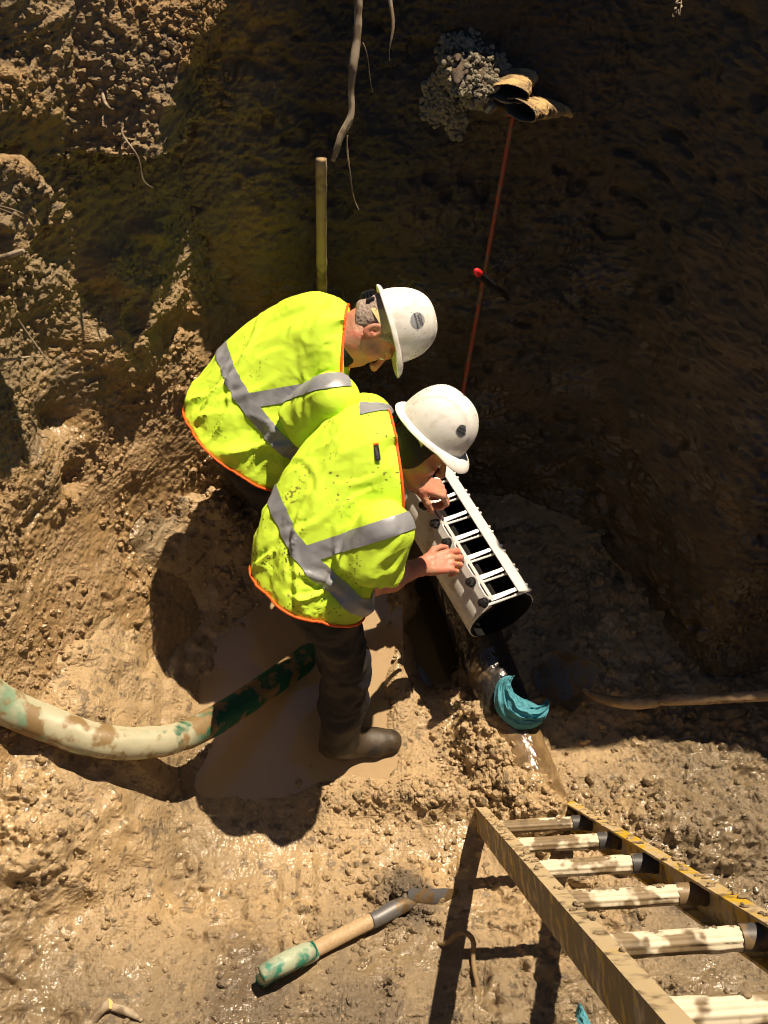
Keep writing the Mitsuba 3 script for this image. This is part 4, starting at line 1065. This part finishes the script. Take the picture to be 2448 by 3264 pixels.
    def hair(p):
        d = ellipsoid(p, (0, -.014, .03), (.0795, .0985, .086))
        d = smin(d, ellipsoid(p, (0, -.045, -.03), (.064, .058, .055)), .03) + (nz(p, 190, 3) - .5) * hz[1]
        if hz[2]: d = smin(d, capsule(p, (0, -.050, -.03), (0, -.046, -.105), .062, .056) + (nz(p, 150, 4) - .5) * .01, .02)
        d = smax(d, p[:, 1] - (.050 if hz[2] else .02) - (.30 if hz[2] else .9) * p[:, 2], .012)
        d = smax(d, -p[:, 2] - hz[0] - .5 * np.minimum(p[:, 1], 0) - .03, .010)
        if hz[2]:
            for s in (-1, 1): d = smin(d, ellipsoid(p, (s * .064, -.022, -.020), (.034, .064, .068)), .02)
        else:
            for s in (-1, 1): d = smax(d, -ellipsoid(p, (s * .088, -.010, -.010), (.024, .028, .040)), .008)
        return d
    add(key + '__hair', place(surface_net(hair, (-.1, -.14, -.19), (.1, .07, .13), .0036), R, head_o), P['hair_mat'], True)
    # shirt collar under the vest
    nk = np.asarray(P['neck']); hd = unit(head_o - nk)
    def shirt(p):
        d = capsule(p, nk - hd * .06 + V(.0, .03, -.06), nk + hd * .03 + V(.015, .005, -.055), .055, .050)
        d = smax(d, (p - nk) @ hd - P.get('shirt_up', .012), .006)
        return d
    add(key + '__shirt_collar', surface_net(shirt, nk - .17, nk + .17, .0075), 'mat_shirt', True)
    # helmet
    hat, dims = hard_hat(key + '__hard_hat', R, rim, P['ridges'], P['seed'])
    for (cx, cy, rad, txt) in P['stickers']:
        disc, prints = dome_patch(R, rim, (cx, cy), rad, text=txt)
        kk = add(key + '__hard_hat__sticker', disc, P.get('sticker_mat', 'mat_sticker'), True)
        if prints: add(key + '__hard_hat__sticker_print', cat(prints), 'mat_print', False)
    band_pts = [( .086 * math.cos(t), .103 * math.sin(t), -.020 - .020 * S(0, 1, -math.sin(t))) for t in np.linspace(math.pi * .98, math.pi * 2.02, 40)]
    bp = np.array(band_pts)
    G_ = np.stack([bp + (0, 0, -.014), bp + (0, 0, .020), bp * (1.03, 1.03, 1) + (0, 0, .020), bp * (1.03, 1.03, 1) + (0, 0, -.014), bp + (0, 0, -.014)], 1)
    add(key + '__hard_hat__headband', place(grid_mesh(G_), R, rim), 'mat_band', 30)
    kn = [cyl((0, -.105, -.042), (0, -.130, -.044), .019, m=12)]
    kn += [box((.006, .022, .006), (.0195 * math.cos(t), -.117, -.043 + .0195 * math.sin(t)), bevel=.001) for t in np.linspace(0, 2 * np.pi, 12, endpoint=False)]
    kn += [box((.10, .010, .026), (0, -.105, -.042), bevel=.003)]
    add(key + '__hard_hat__ratchet_knob', place(cat(kn), R, rim), 'mat_black_plastic', 30)
    # trousers and boots
    def trousers(p):
        d = None
        for L in P['legs']:
            e = chain(p, [L['hip'], L['knee'], np.asarray(L['ankle']) + (np.asarray(L['knee']) - np.asarray(L['ankle'])) * .42], [.094, .086, .090], .02)
            d = e if d is None else smin(d, e, .05)
        a, b = np.asarray(P['legs'][0]['hip']), np.asarray(P['legs'][1]['hip'])
        d = smin(d, capsule(p, a, b, .095, .095), .05)
        up = (a + b) / 2
        d = smin(d, capsule(p, up, up + P['seat'], .098, .095), .06)
        return d
    q = np.array([L[k] for L in P['legs'] for k in ('hip', 'knee', 'ankle')])
    tr = surface_net(trousers, q.min(0) - .2, q.max(0) + .22, .0095)
    v = np.asarray(tr.vertices); n = vnormals(tr)
    v = v + n * (.018 * (np.abs(2 * meshkit.noise((v + .06 * fb(v, 6, 2, 53)[:, None]) * (8, 8, 11), 51) - 1) - .4) + .009 * (np.abs(2 * meshkit.noise((v + .03 * fb(v, 9, 2, 54)[:, None]) * (18, 18, 26), 52) - 1) - .4))[:, None]
    add(key + '__trousers', trimesh.Trimesh(v, tr.faces, process=False), 'mat_trouser', True)
    for L in P['legs']:
        an, kn_ = np.asarray(L['ankle'], float), np.asarray(L['knee'], float)
        toe = np.asarray(L['toe'], float); td = unit((toe - an) * (1, 1, 0)); sd = np.cross((0, 0, 1), td)
        top = an + (kn_ - an) * .50
        base_z = an[2] - .085
        gnd = V(an[0], an[1], base_z)
        def boot(p):
            d = chain(p, [top, an + (0, 0, .03), an], [.076, .066, .058], .02)
            heel = gnd - td * .035 + (0, 0, .045); ball_ = gnd + td * .125 + (0, 0, .034); tip = gnd + td * .185 + (0, 0, .036)
            d = smin(d, capsule(p, heel, gnd + td * .05 + (0, 0, .05), .042, .046), .04)
            for s in (-.016, .016):
                d = smin(d, chain(p, [gnd + td * .03 + (0, 0, .05), ball_ + sd * s, tip + sd * s * .6], [.044, .036, .033], .02), .03)
            d = smax(d, (p - top) @ unit(kn_ - an) , .01)
            d = smax(d, base_z + .006 - p[:, 2], .006)
            return d
        lo = np.minimum.reduce([top, gnd - .08, gnd + td * .24 - .05]) - .06; hi = np.maximum.reduce([top, gnd, gnd + td * .24]) + .09
        b = surface_net(boot, lo, hi, .0065)
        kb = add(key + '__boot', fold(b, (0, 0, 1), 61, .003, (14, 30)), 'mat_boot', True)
    for g in nails: add(key + '__body__fingernail', g, 'mat_nail', True)
rough('mat_nail', (0.55, 0.32, 0.24), .3, .5)

G_TAG = (-0.026, 1.614, 1.178)
back_worker = dict(
    seed=101, vest_mat='mat_vest_back', f=(.277, -.642, -.775), u=(.96, .232, .151), rim=(0.023, 2.117, 1.183),
    neck=(-0.113, 2.046, 1.197), axis=dirn(.75, .66, 0), amp=.008,
    rings=[((-0.805, 1.914, 0.76), (-0.45, 1.645, 0.72), .12), ((-0.691, 2.017, 0.85), (-0.355, 1.753, 0.81), .135), ((-0.581, 2.19, 0.93), (-0.281, 1.811, 0.9), .135), ((-0.489, 2.261, 1), (-0.196, 1.872, 0.97), .14), ((-0.363, 2.292, 1.08), (-0.116, 1.921, 1.04), .135), ((-0.243, 2.264, 1.15), (-0.1, 1.947, 1.1), .12), ((-0.143, 2.201, 1.17), (-0.1, 2.019, 1.14), .10), ((-0.059, 2.153, 1.18), (-0.043, 2.021, 1.16), .085)],
    hem=((-0.517, 1.881, 0.84), dirn(.56, .74, .40)), collar=((-0.123, 2.061, 1.195), dirn(.97, -.06, .05)),
    sleeves=[((-0.16, 1.854, 1.13), (-0.248, 1.861, 1), .088, .102), ((-0.219, 2.253, 1.08), (-0.233, 2.26, 0.84), .08, .08)],
    bands=[((-0.426, 1.958, 1), dirn(.70, .60, .30), .027, ()), ((-0.271, 1.873, 1.168), dirn(-.15, .97, 0), .025, [((-0.426, 1.958, 1), dirn(.70, .60, .30)), ((-0.285, 1.972, 1.053), TOWARD), ((-0.14, 1.957, 1.1), dirn(-1, 0, .3))])],
    arms=[dict(shoulder=(-0.16, 1.902, 1.04), hand=dict(elbow=(-0.226, 1.995, 0.8), wrist=(-0.051, 2.175, 0.64), knuckle=(0.027, 2.192, 0.6), palm=(0.1, 0, -1), curls=[(.5, .7, .5)] * 4, thumb=[(.8, .6, .3), (.9, .3, .4), (.9, .1, .4)], side=1)),
          dict(shoulder=(-0.219, 2.253, 1.08), hand=dict(elbow=(-0.236, 2.274, 0.8), wrist=(-0.106, 2.28, 0.58), knuckle=(-0.031, 2.256, 0.54), palm=(0.1, 0, -1), curls=[(.5, .7, .5)] * 4, thumb=[(.8, .6, .3), (.9, .3, .4), (.9, .1, .4)], side=-1))],
    legs=[dict(hip=(-0.424, 1.836, 0.8), knee=(-0.426, 1.996, 0.42), ankle=(-0.426, 2.085, 0.09), toe=(-0.216, 2.134, 0.05)),
          dict(hip=(-0.583, 2.041, 0.82), knee=(-0.519, 2.166, 0.42), ankle=(-0.501, 2.19, 0.09), toe=(-0.299, 2.253, 0.05))],
    seat=V(.10, .05, .04), hair=(.055, .007, 0), hair_mat='mat_hair_grey', ridges=[(0, .02, .004)],
    stickers=[(.088, -.006, .025, [('SAFETY', .0065, .002, 0), ('ORIENTATION', .0052, -.008, 0), ('HAS COMPLETED', .0035, .011, 0)])])
front_worker = dict(
    seed=202, vest_mat='mat_vest_front', f=(.754, -.551, -.358), u=(.60, .35, .72), rim=(0.15, 1.767, 1.087),
    neck=(0.041, 1.719, 1.056), axis=dirn(.6, .8, 0), amp=.008,
    rings=[((-0.479, 1.327, 0.7), (-0.138, 1.201, 0.66), .12), ((-0.411, 1.426, 0.83), (-0.065, 1.269, 0.8), .150), ((-0.382, 1.532, 0.9), (-0.041, 1.33, 0.88), .145), ((-0.318, 1.653, 0.98), (0.008, 1.389, 0.96), .14), ((-0.216, 1.764, 1.06), (0.058, 1.467, 1.03), .135), ((-0.107, 1.814, 1.12), (0.069, 1.502, 1.09), .12), ((-0.005, 1.774, 1.14), (0.058, 1.564, 1.12), .10), ((0.07, 1.704, 1.15), (0.096, 1.582, 1.13), .085)],
    hem=((-0.24, 1.343, 0.82), dirn(.36, .87, .46)), collar=((0.026, 1.691, 1.062), dirn(.88, .10, -.1)),
    sleeves=[((0.003, 1.401, 1.09), (-0.048, 1.35, 0.98), .086, .106), ((-0.05, 1.83, 1.07), (0.013, 1.841, 0.86), .08, .08)],
    bands=[((-0.25, 1.485, 0.97), dirn(.70, .62, .34), .027, ()), ((-0.053, 1.415, 1.049), dirn(-.32, .95, 0), .026, [((-0.25, 1.485, 0.97), dirn(.70, .62, .34)), ((-0.057, 1.499, 0.913), TOWARD)]),
           ((-0.042, 1.806, 1.1), dirn(-.25, .95, -.3), .03, [((-0.071, 1.815, 1.1), dirn(1, .1, 0))])],
    arms=[dict(shoulder=(0.028, 1.429, 1), ring=2, hand=dict(elbow=(-0.041, 1.436, 0.72), wrist=(0.132, 1.576, 0.58), knuckle=(0.233, 1.608, 0.56), palm=(.15, .25, -1), curls=[(.35, .75, .4), (.45, .8, .5), (.55, .85, .5), (.7, .9, .5)], thumb=[(.75, .65, .2), (.9, .25, .3), (.9, 0, .5)], side=1, spread=.06, scale=1.08)),
          dict(shoulder=(-0.05, 1.83, 1.07), hand=dict(elbow=(0.014, 1.89, 0.78), wrist=(0.103, 1.879, 0.65), knuckle=(0.208, 1.885, 0.595), palm=(-.1, -.1, -1), scale=1.08, curls=[(.75, 1.1, .7), (.8, 1.15, .7), (.85, 1.2, .7), (.9, 1.2, .7)], thumb=[(.75, .6, .5), (.8, .1, .7), (.6, -.3, .7)], side=-1, spread=.03))],
    legs=[dict(hip=(-0.178, 1.339, 0.74), knee=(-0.128, 1.273, 0.44), ankle=(-0.16, 1.138, 0.062), toe=(0.052, 1.156, 0.05)),
          dict(hip=(-0.265, 1.428, 0.76), knee=(-0.164, 1.421, 0.44), ankle=(-0.154, 1.363, 0.062), toe=(-0.15, 1.512, 0.05))],
    seat=V(.10, .05, .04), hair=(.135, .010, 1), hair_mat='mat_hair_dark', ridges=[(0, .018, .008), (.048, .008, .004), (-.048, .008, .004)],
    sticker_mat='mat_sticker_dark', tag=True, stickers=[(.066, .066, .018, [('SAFETY', .005, .003, 0), ('ORIENTATION', .004, -.006, 0)])])
person('person', back_worker)
tell('person', 'bent worker behind, face in profile under white hard hat, in cleaner yellow safety vest', 'person')
person('person_001', front_worker)
tell('person_001', 'nearer worker in mud spattered yellow safety vest working on pipe clamp with both hands', 'person')
